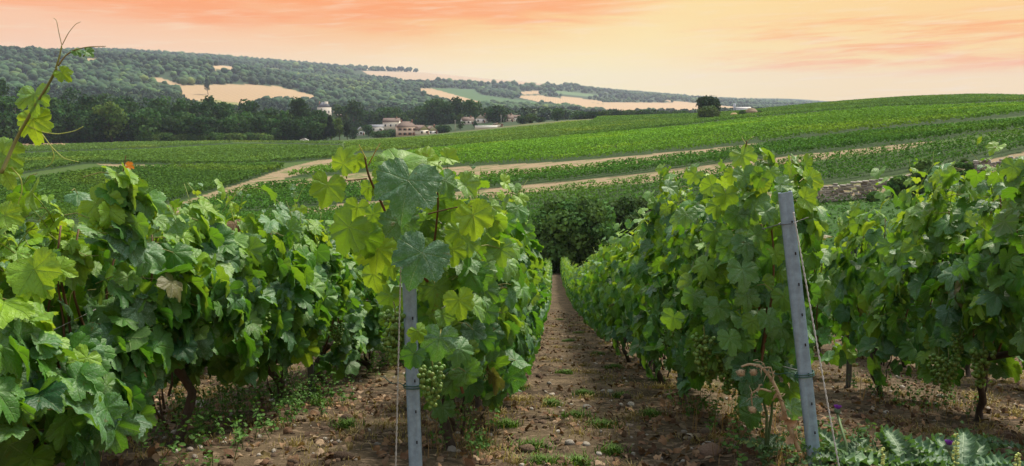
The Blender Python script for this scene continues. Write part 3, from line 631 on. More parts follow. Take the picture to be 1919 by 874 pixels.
for i, (a, b, Y, s) in enumerate([(1776,668,3.9,1.4),(1841,655,3.7,1.4),(1758,665,4.0,1.2)]):
    p = at(a, b, Y)-np.array(le); o = put('grape_bunch', BUN[i % 3], ve, p); o.scale = (s,)*3
# tall shoot reaching into the sky on the left and the other shoots on that row
vd = find('first grapevine of the '+ROWS['D'][4]); ld = vd.location
HD = [(64,184,1.9,58,5,.1,.6,.55,.7,.55),(62,232,1.9,66,10,0,.3,1.0,.9,0),(119,139,1.9,30,50,.3,.4,.8,.7,0),(144,97,1.9,18,50,.4,.8,.2,.8,1.3),(165,98,1.9,22,60,.4,.8,.2,.8,1.3),(10,290,1.9,60,60,.2,.4,.6,.7,.3),(8,325,1.9,60,30,.2,.4,.8,.7,.1),
 (190,385,2.3,80,60,.1,.5,.75,.8,.1),(15,405,1.85,50,70,0,.5,.7,.7,0),(70,515,1.9,90,30,.1,.4,.85,.8,.05),(60,530,1.9,80,-30,.1,.4,.7,.8,.05),(118,505,1.95,50,70,.3,.4,.9,.8,0)]
special_leaves('shoot_leaves', HD, ld, vd).build('stalks', M_CANE, vd); S = Sep(vd, 'shoot')
g1 = (.22, .24, .06, 1); g2 = (.36, .42, .10, 1)
cane_px(S, [(0,330,1.85),(30,262,1.9),(62,205,1.9),(90,160,1.9),(108,125,1.9)], .0045, .0028, ld, (.17, .17, .05, 1))
S = Sep(vd, 'tendril')
cane_px(S, [(104,130,1.9),(112,105,1.9),(116,84,1.9)], .0024, .0014, ld, g1); cane_px(S, [(116,86,1.9),(110,60,1.9),(106,38,1.9),(100,34,1.9)], .0011, .0006, ld, (.35, .27, .15, 1), 4)
cane_px(S, [(116,86,1.9),(128,62,1.9),(142,45,1.9),(152,41,1.9)], .0011, .0006, ld, (.35, .27, .15, 1), 4); cane_px(S, [(108,125,1.9),(122,105,1.9),(138,94,1.9),(165,88,1.9),(201,87,1.9)], .0022, .0009, ld, (.24, .20, .08, 1))
cane_px(S, [(45,232,1.9),(78,248,1.9),(110,252,1.9),(140,246,1.9),(157,237,1.9)], .0014, .0010, ld, g2, 5); cane_px(S, [(78,250,1.9),(96,275,1.9),(120,298,1.9),(149,304,1.9)], .0014, .0009, ld, g2, 5)
cane_px(S, [(96,275,1.9),(102,292,1.9),(96,308,1.9),(84,314,1.9)], .0012, .0008, ld, g2, 5); cane_px(S, [(20,312,1.9),(40,335,1.9),(42,360,1.9),(34,380,1.9),(36,430,1.9)], .0018, .001, ld, g2, 5)
vd2 = find('second grapevine of the '+ROWS['D'][4]); ld2 = vd2.location
ye_ = [(250,311,2.6,26,100,.2,.6,2.0,1,0)]
S = Sep(vd2, 'shoot')
cane_px(S, [(190,375,2.6),(212,350,2.6),(232,320,2.6),(236,290,2.6)], .003, .001, ld2, (.14, .05, .04, 1)); cane_px(S, [(236,316,2.6),(244,313,2.6)], .0012, .001, ld2, (.2, .08, .04, 1))
for (x0, y0, x1, y1, Y) in [(440,420,425,345,3.6),(436,375,455,340,3.6),(560,410,550,345,4.6),(556,380,578,340,4.6),(40,350,60,310,2.1)]:
    if x0 > 100: cane_px(S, [(x0,y0,Y),((x0+x1)/2-3,(y0+y1)/2,Y),(x1,y1,Y)], .0022, .0007, ld2, g2, 4)
sp2 = [(205,347,2.6,28,-80,-.1,.6,1.0,.9,0),(232,350,2.6,24,60,0,.6,1.1,.9,0),(208,328,2.6,20,20,.3,.5,.2,.8,1.3),(247,331,2.6,16,-10,.3,.2,.5,.4,.4),
 (428,378,3.6,16,-80,-.3,.4,.9,.8,0),(440,390,3.6,18,50,.3,.4,.9,.8,0),(449,362,3.6,12,30,.3,.6,.2,.8,1.3),(553,390,4.6,16,-60,0,.4,.9,.8,0),(568,393,4.6,18,60,.3,.4,.9,.8,0),(552,365,4.6,14,30,.3,.6,.2,.8,1.3),(548,351,4.6,14,-80,.3,.6,.2,.8,1.3),
 (300,410,2.7,44,40,.2,.8,.2,.7,1.0),(330,425,2.8,50,10,.3,.6,.2,.6,.9),(355,400,3.0,30,30,.3,.6,.7,.8,.2),(240,385,2.5,50,10,.1,.6,.4,.6,.3),(570,660,3.9,60,20,.3,.3,.85,.8,0),(265,560,2.6,60,0,.2,.4,.4,.6,.2)]
special_leaves('shoot_leaves', sp2, ld2, vd2).build('stalks', M_CANE, vd2)
M_OR = attr_mat('autumn_leaf', .6, trans=.3, var=.1, scale=80)
c = at(250, 311, 2.6)-np.array(ld2)
V, Fs, Cc, U = instance(L0, np.array([c-rt*.018]), np.array([rt-.2*up]), np.array([-fw+.5*up]), .020, np.array([[.70, .24, .03, 1]]))
o = put('autumn_leaf', mesh('autumn_leaf', V, Fs, Cc, U, True, [M_OR]), vd2); o['label'] = 'small orange leaf at the tip of a twig'

# ------------------------------------------------------------------ posts, wires
def post(name, base, top, label, cat='post', w_=.043, d_=.018, th=.0028, holes=True, group=None, mat=None, twist=0.0):
    base, top = np.array(base, float), np.array(top, float); L = np.linalg.norm(top-base); ax = (top-base)/L
    X = norm(np.array([cos(twist), sin(twist), 0])-ax*ax[0]*cos(twist)); Yv = np.cross(ax, X); A = np.stack([X, Yv, ax])
    e = empty(name, base, label, cat, group)
    h = w_/2; t = th; lip = .010; g = .006                           # folded channel, open at the back, with a rolled groove down each side
    prof = np.array([(-h+lip, d_), (-h, d_), (-h, 0.004), (-h+g, 0), (-g, 0), (0, .0035), (g, 0), (h-g, 0), (h, .004), (h, d_), (h-lip, d_),
                     (h-lip, d_-t), (h-t, d_-t), (h-t, .006), (h-g, t), (g, t), (0, .0035+t), (-g, t), (-h+g, t), (-h+t, .006), (-h+t, d_-t), (-h+lip, d_-t)])
    n = len(prof); B = MB(); V = []
    zs = np.linspace(-.12, L, 9)
    for z in zs: V.append(np.column_stack([prof, np.full(n, z)])@A)
    k = np.arange(n); q = [np.stack([i*n+k, i*n+(k+1) % n, (i+1)*n+(k+1) % n, (i+1)*n+k], 1) for i in range(len(zs)-1)]
    B.add(np.concatenate(V), q)
    T = V[-1]; B.add(T, [np.array([[i, (i+1), n-2-i, n-1-i] for i in range(n//2-1)])])
    B.build('channel', mat or M_STEEL, e)
    if holes:
        for i in range(int(L/.105)):
            H_ = MB(); z = L-.10-.105*i; s = .006 if i % 2 else -.006
            p = np.array([s*0+.009, -.0006, z])@A; H_.box(p, (.0045, .003, .010), ax=A, mi=0)
            H_.box(np.array([.009, -.0022, z-.006])@A, (.006, .003, .0025), ax=A, mi=1)
            H_.build('hook', [M_HOLE, mat or M_STEEL], e)
    return e, A, L
def ring(B, c, A, rx, ry, r, turns=1.0, rise=0.0, k=6, m=28):
    t = np.linspace(0, turns*2*pi, int(m*turns)); P = np.stack([rx*np.cos(t), ry*np.sin(t)+.014, rise*t/6.28], 1)@A+c; B.tube(P, r, k)
# right post
bR = at(1531, 893, 2.62); bR[2] = gz(bR[0], bR[1]); tR = at(1473, 361, 2.60)
pR, AR, LR_ = post('vine_post', bR, tR, 'bare galvanised steel post leaning at the end of the vine row')
bL = at(779, 893, 2.47); bL[2] = gz(bL[0], bL[1]); tL = at(764, 480, 2.50)
pL, AL, LL_ = post('vine_post', bL, tL, 'galvanised steel post with its top hidden under big vine leaves and grapes')
for (pp, A, L, zf, lab) in ((pR, AR, LR_, .37, 'dark green wire tie wound round the post low down'), (pL, AL, LL_, .45, 'dark green wire tie round the post beside the grapes')):
    B = MB()
    for q in range(4): ring(B, np.array([0, 0, L*zf+q*.0042-.006])@A, A, .030+.001*(q % 2), .022, .0019, 1.0, .003*(-1)**q)
    t = np.linspace(0, 1, 10); P = np.stack([-.03-.10*t, .01+.10*t, L*zf+.006*np.sin(t*9)], 1)@A; B.tube(P, .0016, 5)
    o = B.build('wire_tie', M_TIE, pp); o['label'] = lab
B = MB(); ring(B, np.array([0, 0, LR_-.105])@AR, AR, .030, .024, .0016, 1.0, .004)
t = np.linspace(0, 1, 8); B.tube(np.stack([-.03-.05*t, .02+.02*t, LR_-.105-.012*t], 1)@AR, .0016, 5); B.build('wire_tie', M_DARKSTEEL, pR)
def strand(p0, p1, label, r=.0014, amp=.0016, pitch=.04):
    L = np.linalg.norm(p1-p0); n = int(L/pitch*12); t = np.linspace(0, 1, n); ax = norm(p1-p0); X = norm(np.cross(ax, [0, 1, .1])); Yv = np.cross(ax, X); B = MB()
    for ph in (0, pi):
        a = t*L/pitch*2*pi+ph; P = p0+(p1-p0)*t[:, None]+amp*(X*np.cos(a)[:, None]+Yv*np.sin(a)[:, None])+np.array([0, 0, -1])*(.004*4*t*(1-t))[:, None]; B.tube(P, r, 5)
    o = B.build('anchor_wire', M_WIRE, smooth=True); o['label'] = label; o['category'] = 'wire'
a0 = at(1487, 398, 2.575); a1 = at(1612, 905, 2.2); a1[2] = min(a1[2], gz(a1[0], a1[1])); strand(a0, a1, 'twisted anchor wire slanting down from the bare leaning post')
a0 = at(751, 500, 2.42); a1 = at(737, 905, 2.28); a1[2] = min(a1[2], gz(a1[0], a1[1])); strand(a0, a1, 'twisted anchor wire hanging beside the post with the grapes')
# intermediate posts and trellis wires
n_ = 0
for key in 'ABDEG':
    rx, ys, ye, top, rname = ROWS[key]; y = ys+(2.9 if key != 'A' else 3.2)
    while y < min(ye, 32):
        z = gz(rx, y); post('vine_post', (rx+.03, y, z), (rx+.03+R.normal(0, .02), y+R.normal(0, .02), z+top*.97), 'line post in the '+rname, w_=.035, d_=.025, holes=False, group='line posts in the '+rname, mat=M_DARKSTEEL); y += 4.6
    for hz in (.38, .62, .9):
        if key == 'D' and hz == .9: continue
        y0 = {'A': 2.5, 'B': 2.62, 'D': 2.2, 'E': 2.7, 'G': 5}[key]; yv = np.arange(y0, min(ye, 30), .5)
        P = np.stack([np.full(len(yv), rx+.01), yv, EYE-near_h(yv)+hz-.01*np.abs(np.sin(yv*.68))], 1); B = MB(); B.tube(P, .0013, 4)
        o = B.build('trellis_wire', M_WIRE); o['label'] = {.38: 'lowest', .62: 'middle', .9: 'top'}[hz]+' trellis wire along the '+rname; o['category'] = 'wire'; o['group'] = 'trellis wires'
# ------------------------------------------------------------------ vine blocks across the valley (far past 300 vines: one object)
def blob_poly(k, seed):
    rr = np.random.default_rng(seed); a = (np.arange(k)+rr.uniform(-.3, .3, k))/k*2*pi; r = rr.uniform(.6, 1.1, k)
    V = np.column_stack([r*np.cos(a), r*np.sin(a), rr.uniform(-.25, .25, k)]); return V, [np.arange(k)[None]]
BP = [blob_poly(k, s) for s, k in enumerate((5, 6, 5, 6, 4))]
TRI = [blob_poly(4, 20), blob_poly(3, 21), blob_poly(4, 22)]
Vv, Fv, Cv, nv = [], {}, [], 0
def addraw(V, Fs, Cc):
    global nv
    Vv.append(V); Cv.append(Cc)
    for f in Fs: Fv.setdefault(f.shape[1], []).append(f+nv)
    nv += len(V)
DIRS = {'lower': 12, 'middle': 14, 'upper': 16, 'crest': 14, 'left': -24, 'leftfar': -3, 'leftedge': -3, 'village': 20}
TINT = {'lower': (.050, .125, .020), 'middle': (.048, .125, .018), 'upper': (.085, .185, .018), 'crest': (.065, .135, .022), 'left': (.060, .130, .022), 'leftfar': (.075, .145, .026), 'leftedge': (.085, .150, .035), 'village': (.090, .165, .028)}
for name, (poly, ra, rb) in BLOCKS.items():
    pts = np.array([hit(min(max(a, -150), 2060), min(b, 470), ra*.9, rb) for a, b in poly]); d = radians(DIRS[name]); u = np.array([cos(d), sin(d)]); v = np.array([-sin(d), cos(d)])
    a_, b_ = pts[:, :2]@u, pts[:, :2]@v; far = ra > 190
    ry, rx_ = (3.4, .85) if far else ((2.6, .65) if ra > 125 else (2.4, .5))
    bs = np.arange(b_.min()-3, b_.max()+3, ry); as_ = np.arange(a_.min()-3, a_.max()+3, rx_)
    Ag, Bg = np.meshgrid(as_, bs); Ag = Ag+R.normal(0, .12, Ag.shape); Bg = Bg+R.normal(0, .05, Ag.shape)
    x = Ag*u[0]+Bg*v[0]; y = Ag*u[1]+Bg*v[1]; x, y = x.ravel(), y.ravel()
    r = np.hypot(x, y); k = (y > 0) & (r > ra) & (r < rb) & (np.abs(np.arctan2(x, y)) < .86); x, y, r = x[k], y[k], r[k]
    z = terrain(x, y); px, py = project(np.stack([x, y, z], 1)); p2 = project(np.stack([x, y, z+.5], 1)); k = inpoly(px, py, poly) & inpoly(*p2, poly) & (R.random(len(x)) > .03); x, y, z, r = x[k], y[k], z[k], r[k]
    if len(x) > 64000: q = R.choice(len(x), 64000, replace=False); x, y, z, r = x[q], y[q], z[q], r[q]
    nq = 8 if far else (11 if ra > 125 else 18); n = len(x)
    print(name, n)
    P = np.repeat(np.stack([x, y, z], 1), nq, 0); m = len(P); h = R.beta(1.4, 1.0, m); w_ = .5 if not far else .9
    sd = R.normal(0, 1, m)*w_*.55; sp_ = R.uniform(-.6, .6, m)*rx_
    P = P+np.column_stack([v[0]*sd+u[0]*sp_, v[1]*sd+u[1]*sp_, .42+h*.92])
    nr = np.column_stack([v[0]*np.sign(sd)*.8+R.normal(0, .5, m), v[1]*np.sign(sd)*.8+R.normal(0, .5, m), .0+1.3*h+R.normal(0, .3, m)])
    tip = R.normal(0, 1, (m, 3)); size = np.repeat(np.clip(r*.0012, .11, .32), nq)*R.uniform(.7, 1.35, m)
    patch = sstep(.2, .9, vnoise(P[:, 0]/7, P[:, 1]/7, 31)); c = 1.4*np.array(TINT[name])*R.uniform(.75, 1.2, m)[:, None]*np.array([1+.5*patch, 1+.22*patch, 1+0*patch]).T
    c *= (1+.16*vnoise(P[:, 0]/30, P[:, 1]/30, 32))[:, None]
    V, Fs, Cc, U = instance(TRI if far else BP, P, tip, nr, size, np.column_stack([c, np.ones(m)])); addraw(V, Fs, Cc)
me = mesh('vine_rows', np.concatenate(Vv), [np.concatenate(Fv[k]) for k in sorted(Fv)], np.concatenate(Cv), None, False, [M_VINES])
put('vineyard_rows', me, kind='stuff')

# ------------------------------------------------------------------ trees
def crown(seed, w, h, z0, lumps=14, per=60, fs=.45, col=(.035, .075, .022), shape='round', tpl=None):
    rr = np.random.default_rng(seed); P, N_, Cc = [], [], []
    for i in range(lumps):
        t = rr.random(); a = rr.uniform(0, 6.28)
        if shape == 'round': rad = w/2*math.sqrt(max(0, 1-(2*t-1)**2*.85))*math.sqrt(rr.uniform(.05, .75)); lr = w*(rr.uniform(.17, .30) if lumps < 30 else rr.uniform(.10, .20))
        elif shape == 'cone': rad = w/2*(1-t)*rr.uniform(.2, .6); lr = w*(.12+.22*(1-t))
        else: rad = w/2*rr.uniform(0, .3); lr = w*(.28+.12*rr.random())*(1-.5*max(0, t-.75)*4)
        c = np.array([rad*cos(a), rad*sin(a), z0+lr*.5+(h-z0-lr*1.3)*t]); n = int(per*(lr/(w*.23))**1.5)+6
        d = norm(rr.normal(0, 1, (n, 3))+np.array([0, 0, .25])); rf = rr.uniform(.45, 1.25, n)[:, None]**.6
        P.append(c+d*lr*rf*np.array([1, 1, .85])); N_.append(d+rr.normal(0, .45, (n, 3))); tone = rr.uniform(.75, 1.3)
        Cc.append(np.array(col)*tone*rr.uniform(.7, 1.35, n)[:, None]*np.array([rr.uniform(.9, 1.25), 1, 1]))
    P, N_, Cc = map(np.concatenate, (P, N_, Cc)); m = len(P)
    st = R.bit_generator.state
    V, Fs, Co, U = instance(tpl or BP, P, rr.normal(0, 1, (m, 3)), N_, fs*rr.uniform(.6, 1.3, m), np.column_stack([Cc, np.ones(m)]), rr.integers(0, len(tpl or BP), m))
    return V, Fs, Co
def trunk_mb(h, r, seed, w):
    rr = np.random.default_rng(seed); B = MB(); t = np.linspace(0, 1, 7)
    B.tube(np.stack([.03*h*np.sin(t*3+seed), .03*h*np.sin(t*2.3+seed), -.3+t*(h*.75)], 1), r*(1-.75*t), 8)
    for i in range(6):
        a = rr.uniform(0, 6.28); z = h*rr.uniform(.25, .6); P = np.stack([[0, 0, z], [cos(a)*w*.16, sin(a)*w*.16, z+h*.08], [cos(a)*w*.34, sin(a)*w*.34, z+h*.2]]); B.tube(P, [r*.4, r*.25, r*.08], 5)
    return B
M_TRUNK = plain('tree_bark', (.07, .055, .042), .95, .4, 3, bump=.8)
TP = {}
def tree(name, loc, w, h, label, group=None, kind='round', col=(.035, .075, .022), seed=0, z0=None, detail=1.0, cat='tree', fs=None, tr=True):
    """shared meshes of unit proportions, one per kind and seed"""
    key = (kind, seed, col, round(detail, 1), round(w/h, 1), fs)
    if key not in TP:
        wu = w; hu = h; V, Fs, Cc = crown(seed, wu, hu, (hu*.16 if kind != 'bush' else 0) if z0 is None else z0, int(16*min(detail, 2.4)), int(55*detail), fs or w*.055, col, 'round' if kind == 'bush' else kind)
        TP[key] = (mesh('crown', V, Fs, Cc, None, False, [M_FOL]), None, wu, hu)
        o = trunk_mb(hu, wu*.035+.05, seed, wu); ks = sorted(o.F); tm = mesh('trunk', np.concatenate(o.V), [np.concatenate(o.F[k]) for k in ks], None, None, True, [M_TRUNK]); TP[key] = (TP[key][0], tm, wu, hu)
    cm, tm, wu, hu = TP[key]; e = empty(name, loc, label, cat, group, float(R.uniform(0, 6.28)))
    e.scale = (w/wu, w/wu, h/hu); put('crown', cm, e)
    if tr: put('trunk', tm, e)
    return e
def sized(px, r, wpx, hpx): return ground(px, r), wpx/F*r, hpx/F*r
DK, MD, LT, BL = (.022, .058, .018), (.036, .090, .024), (.080, .15, .034), (.022, .050, .026)
# wood along the far edge of the left field: trees one can still tell apart
k = 0
for row, (r0, dx, h0) in enumerate(((432, 27, 60), (452, 30, 76), (480, 34, 88), (520, 38, 98))):
    for px in np.arange(-60 if row else 0, 610, dx):
        px = px+R.uniform(-8, 8); hp = h0*R.uniform(.84, 1.06)*float(np.interp(px, [0, 120, 300, 480, 600], [1.0, .92, .80, .70, .62]))
        p, w_, h_ = sized(px, r0+R.uniform(-6, 6), R.uniform(40, 56), hp)
        tree('broadleaf_tree', p, w_, h_, 'broadleaf tree in the dark wood along the far edge of the left vineyard', 'trees of the dark wood', 'round', (DK, MD, DK)[k % 3], 1+k % 5, z0=.5); k += 1
for i, px in enumerate(np.concatenate([np.arange(268, 410, 15), [430, 447, 465, 480, 495]])):
    p, w_, h_ = sized(px+R.uniform(-3, 3), 424+R.uniform(-2, 2), R.uniform(22, 34), R.uniform(11, 16)); tree('bush', p, w_, h_, 'low bright green bush at the foot of the dark wood', 'bushes at the foot of the dark wood', 'bush', LT if i % 3 else (.05, .12, .03), 11+i % 3, cat='bush', tr=False)
ONE = [(205, 428, 46, 66, 'pale olive tree standing out from the dark wood behind the left vineyard', 'round', LT, 21), (562, 480, 46, 84, 'tall dark broad tree rising above the wood left of the big pale house', 'column', DK, 22),
 (618, 425, 26, 46, 'dark pointed conifer at the right end of the wood', 'cone', (.012, .028, .014), 23), (635, 427, 20, 40, 'rounded green tree between the dark conifers', 'round', LT, 24), (650, 424, 16, 32, 'narrow dark conifer, rightmost at the end of the wood', 'column', (.012, .028, .014), 25),
 (592, 430, 40, 34, 'low wide green tree beside the dark pointed conifer', 'round', MD, 26), (392, 1400, 14, 34, 'lone dark poplar standing in the golden field on the hill', 'cone', (.022, .05, .025), 27),
 (1325, 330, 42, 44, 'dark round tree standing alone on the crest of the vineyard', 'round', (.018, .045, .016), 28), (1326, 322, 36, 26, 'lighter green bush in front of the lone dark tree on the crest', 'bush', (.06, .11, .03), 29)]
for px, r, wp, hp, lab, kd, c, sd in ONE:
    p, w_, h_ = sized(px, r, wp, hp); tree('conifer' if 'conifer' in lab else ('poplar' if 'poplar' in lab else ('bush' if kd == 'bush' else 'tree')), p, w_, h_, lab, None, kd, c, sd, detail=1.8 if r < 340 else 1.2, cat='bush' if kd == 'bush' else 'tree', fs=.45 if r < 340 else None)
# village trees
VT = [(660, 520, 20, 22), (690, 545, 22, 22), (712, 470, 30, 12), (735, 480, 34, 11), (752, 640, 30, 26), (694, 700, 40, 34), (790, 660, 36, 38), (812, 640, 30, 34), (835, 620, 34, 38), (862, 540, 16, 30), (850, 640, 44, 50), (815, 640, 50, 50), (780, 660, 40, 34),
 (890, 540, 10, 14), (905, 680, 40, 30), (930, 600, 44, 32), (885, 620, 40, 44), (945, 690, 34, 24), (980, 520, 22, 16), (996, 505, 24, 18), (1012, 520, 20, 10), (1045, 540, 26, 24), (1085, 560, 30, 18), (1110, 520, 24, 14), (1130, 520, 26, 14),
 (660, 620, 44, 60), (720, 640, 44, 40), (740, 660, 40, 44), (830, 480, 30, 14), (1180, 560, 34, 14), (1210, 560, 34, 13), (1240, 570, 30, 12), (1270, 560, 28, 12), (1150, 560, 30, 16), (640, 640, 40, 54), (610, 610, 34, 40), (580, 620, 40, 44)]
for i, (px, r, wp, hp) in enumerate(VT):
    p, w_, h_ = sized(px, r, wp, hp); tree('village_tree', p, w_, h_, 'one of the leafy trees around the village houses beyond the vineyards', 'trees among the village houses', 'round', (DK, MD, MD, DK, (.05, .10, .028))[i % 5], 31+i % 5, z0=.4)
# valley bottom bushes at the end of the rows
VB = [(1088, 62, 170, 140, 'big dark bush at the far end of the alley between the vine rows', (.055, .13, .034)), (1175, 66, 150, 118, 'dark bush just to the right of the big one at the end of the alley', (.045, .10, .03)),
      (1010, 60, 130, 70, 'low dark bush left of the big one at the end of the alley', (.06, .13, .03)), (1040, 66, 80, 92, 'small bush tucked behind the big one at the end of the alley', MD)]
for i, (px, r, wp, hp, lab, c) in enumerate(VB):
    p, w_, h_ = sized(px, r, wp, hp); tree('bush', p, w_, h_, lab, None, 'bush', c, 41+i, detail=9.0, cat='bush', fs=.16)
for i, (px, r, wp, hp, lab) in enumerate([(1742, 84, 56, 56, 'large shrub growing in front of the stone wall on the right'), (1694, 85, 34, 34, 'smaller shrub against the stone wall, left of the large one'), (1650, 82, 24, 14, 'low shrub at the foot of the stone wall'), (1812, 88, 34, 30, 'shrub on top of the stone wall between its two stretches'), (1905, 86, 30, 26, 'shrub at the far right end of the stone wall')]):
    p, w_, h_ = sized(px, r, wp, hp); tree('shrub', p, w_, h_, lab, None, 'bush', (.075, .17, .045), 51+i, detail=6.0, cat='shrub', fs=.20)
# ------------------------------------------------------------------ far forest on the hills (one mass)
def forest_zone():
    n = 26000; rr = np.random.default_rng(5)
    r = np.sqrt(rr.uniform(540**2, 2500**2, n)); r[:9000] = rr.uniform(540, 1300, 9000); a = rr.uniform(radians(-40), radians(24), n)
    r2 = rr.uniform(2500, 4300, 9000); r = np.concatenate([r, r2]); a = np.concatenate([a, rr.uniform(radians(-40), radians(22), 9000)])
    x, y = r*np.sin(a), r*np.cos(a); z = terrain(x, y); px, py = project(np.stack([x, y, z], 1)); k = np.ones(len(x), bool)
    q2 = project(np.stack([x, y, z+6], 1))
    for poly, a0, b0, c in GOLDS: k &= ~((inpoly(px, py, poly) | inpoly(*q2, poly)) & (r > a0*.8) & (r < b0))
    k &= ~((px > 590) & (px < 1060) & (r < 700)); k &= ~((px > 1060) & (r < 900)); k &= ~((px > 592) & (px < 648) & (r > 860) & (r < 1030))
    k &= ~((r > 2500) & (px > 660) & (px < 1060) & (py > 134+(px-680)*.05) & (py < 152))
    return x[k], y[k], z[k], r[k]
x, y, z, r = forest_zone(); n = len(x); print('forest', n)
def lumpT(seed, lv):
    rr = np.random.default_rng(seed); V = lv[0].copy(); d = 1+.22*vnoise(V[:, 0]*3+seed, V[:, 1]*3+V[:, 2]*2, seed)+rr.normal(0, .07, len(V)); return (V*d[:, None])*np.array([1, 1, .9]), [lv[1]]
Vf, Ff, Cf, off = [], {}, [], 0
def crownT(seed):
    V, Fs, Cc = crown(seed, 2.0, 2.0, .1, 7, 17, .26, (1, 1, 1), ('round', 'round', 'column')[seed % 3]); return V-[0, 0, 1.0], Fs
CT = [crownT(300+s) for s in range(8)]
for T, msk in ((CT, r < 1250), ([lumpT(s, ICO2) for s in range(6)], (r >= 1250) & (r < 1700)), ([lumpT(s, ICO1) for s in range(6)], r >= 1700)):
    ix = np.nonzero(msk)[0]; m = len(ix); print('trees', m)
    a = R.uniform(0, 6.28, m); up_ = np.tile([0, 0, 1.], (m, 1))+R.normal(0, .12, (m, 3)); w_ = np.clip(R.gamma(9, .62, m), 3, 7.5)*np.where(r[ix] > 2500, 1.5, 1.0)*np.where(x[ix]/y[ix] > .03, .75, 1)
    sp_n = vnoise(x[ix]/90, y[ix]/90, 61); cbase = np.array(((.020, .058, .022), (.032, .082, .026), (.014, .042, .020), (.060, .115, .030)))[R.choice(4, m, p=[.35, .35, .22, .08])]*(R.uniform(.65, 1.4, m)*(1+.45*sp_n))[:, None]*np.column_stack([1+.5*np.clip(sp_n, 0, 1), np.ones(m), 1-.2*sp_n])
    V, Fs, Cc, U = instance(T, np.stack([x[ix], y[ix], z[ix]+w_*R.uniform(.75, 1.1, m)], 1), np.stack([np.cos(a), np.sin(a), 0*a], 1), up_, w_, np.column_stack([cbase, np.ones(m)]))
    Vf.append(V); Cf.append(Cc)
    for f in Fs: Ff.setdefault(f.shape[1], []).append(f+off)
    off += len(V)
me = mesh('forest', np.concatenate(Vf), [np.concatenate(Ff[k]) for k in sorted(Ff)], np.concatenate(Cf), None, False, [M_FAR]); put('forest', me, kind='stuff')

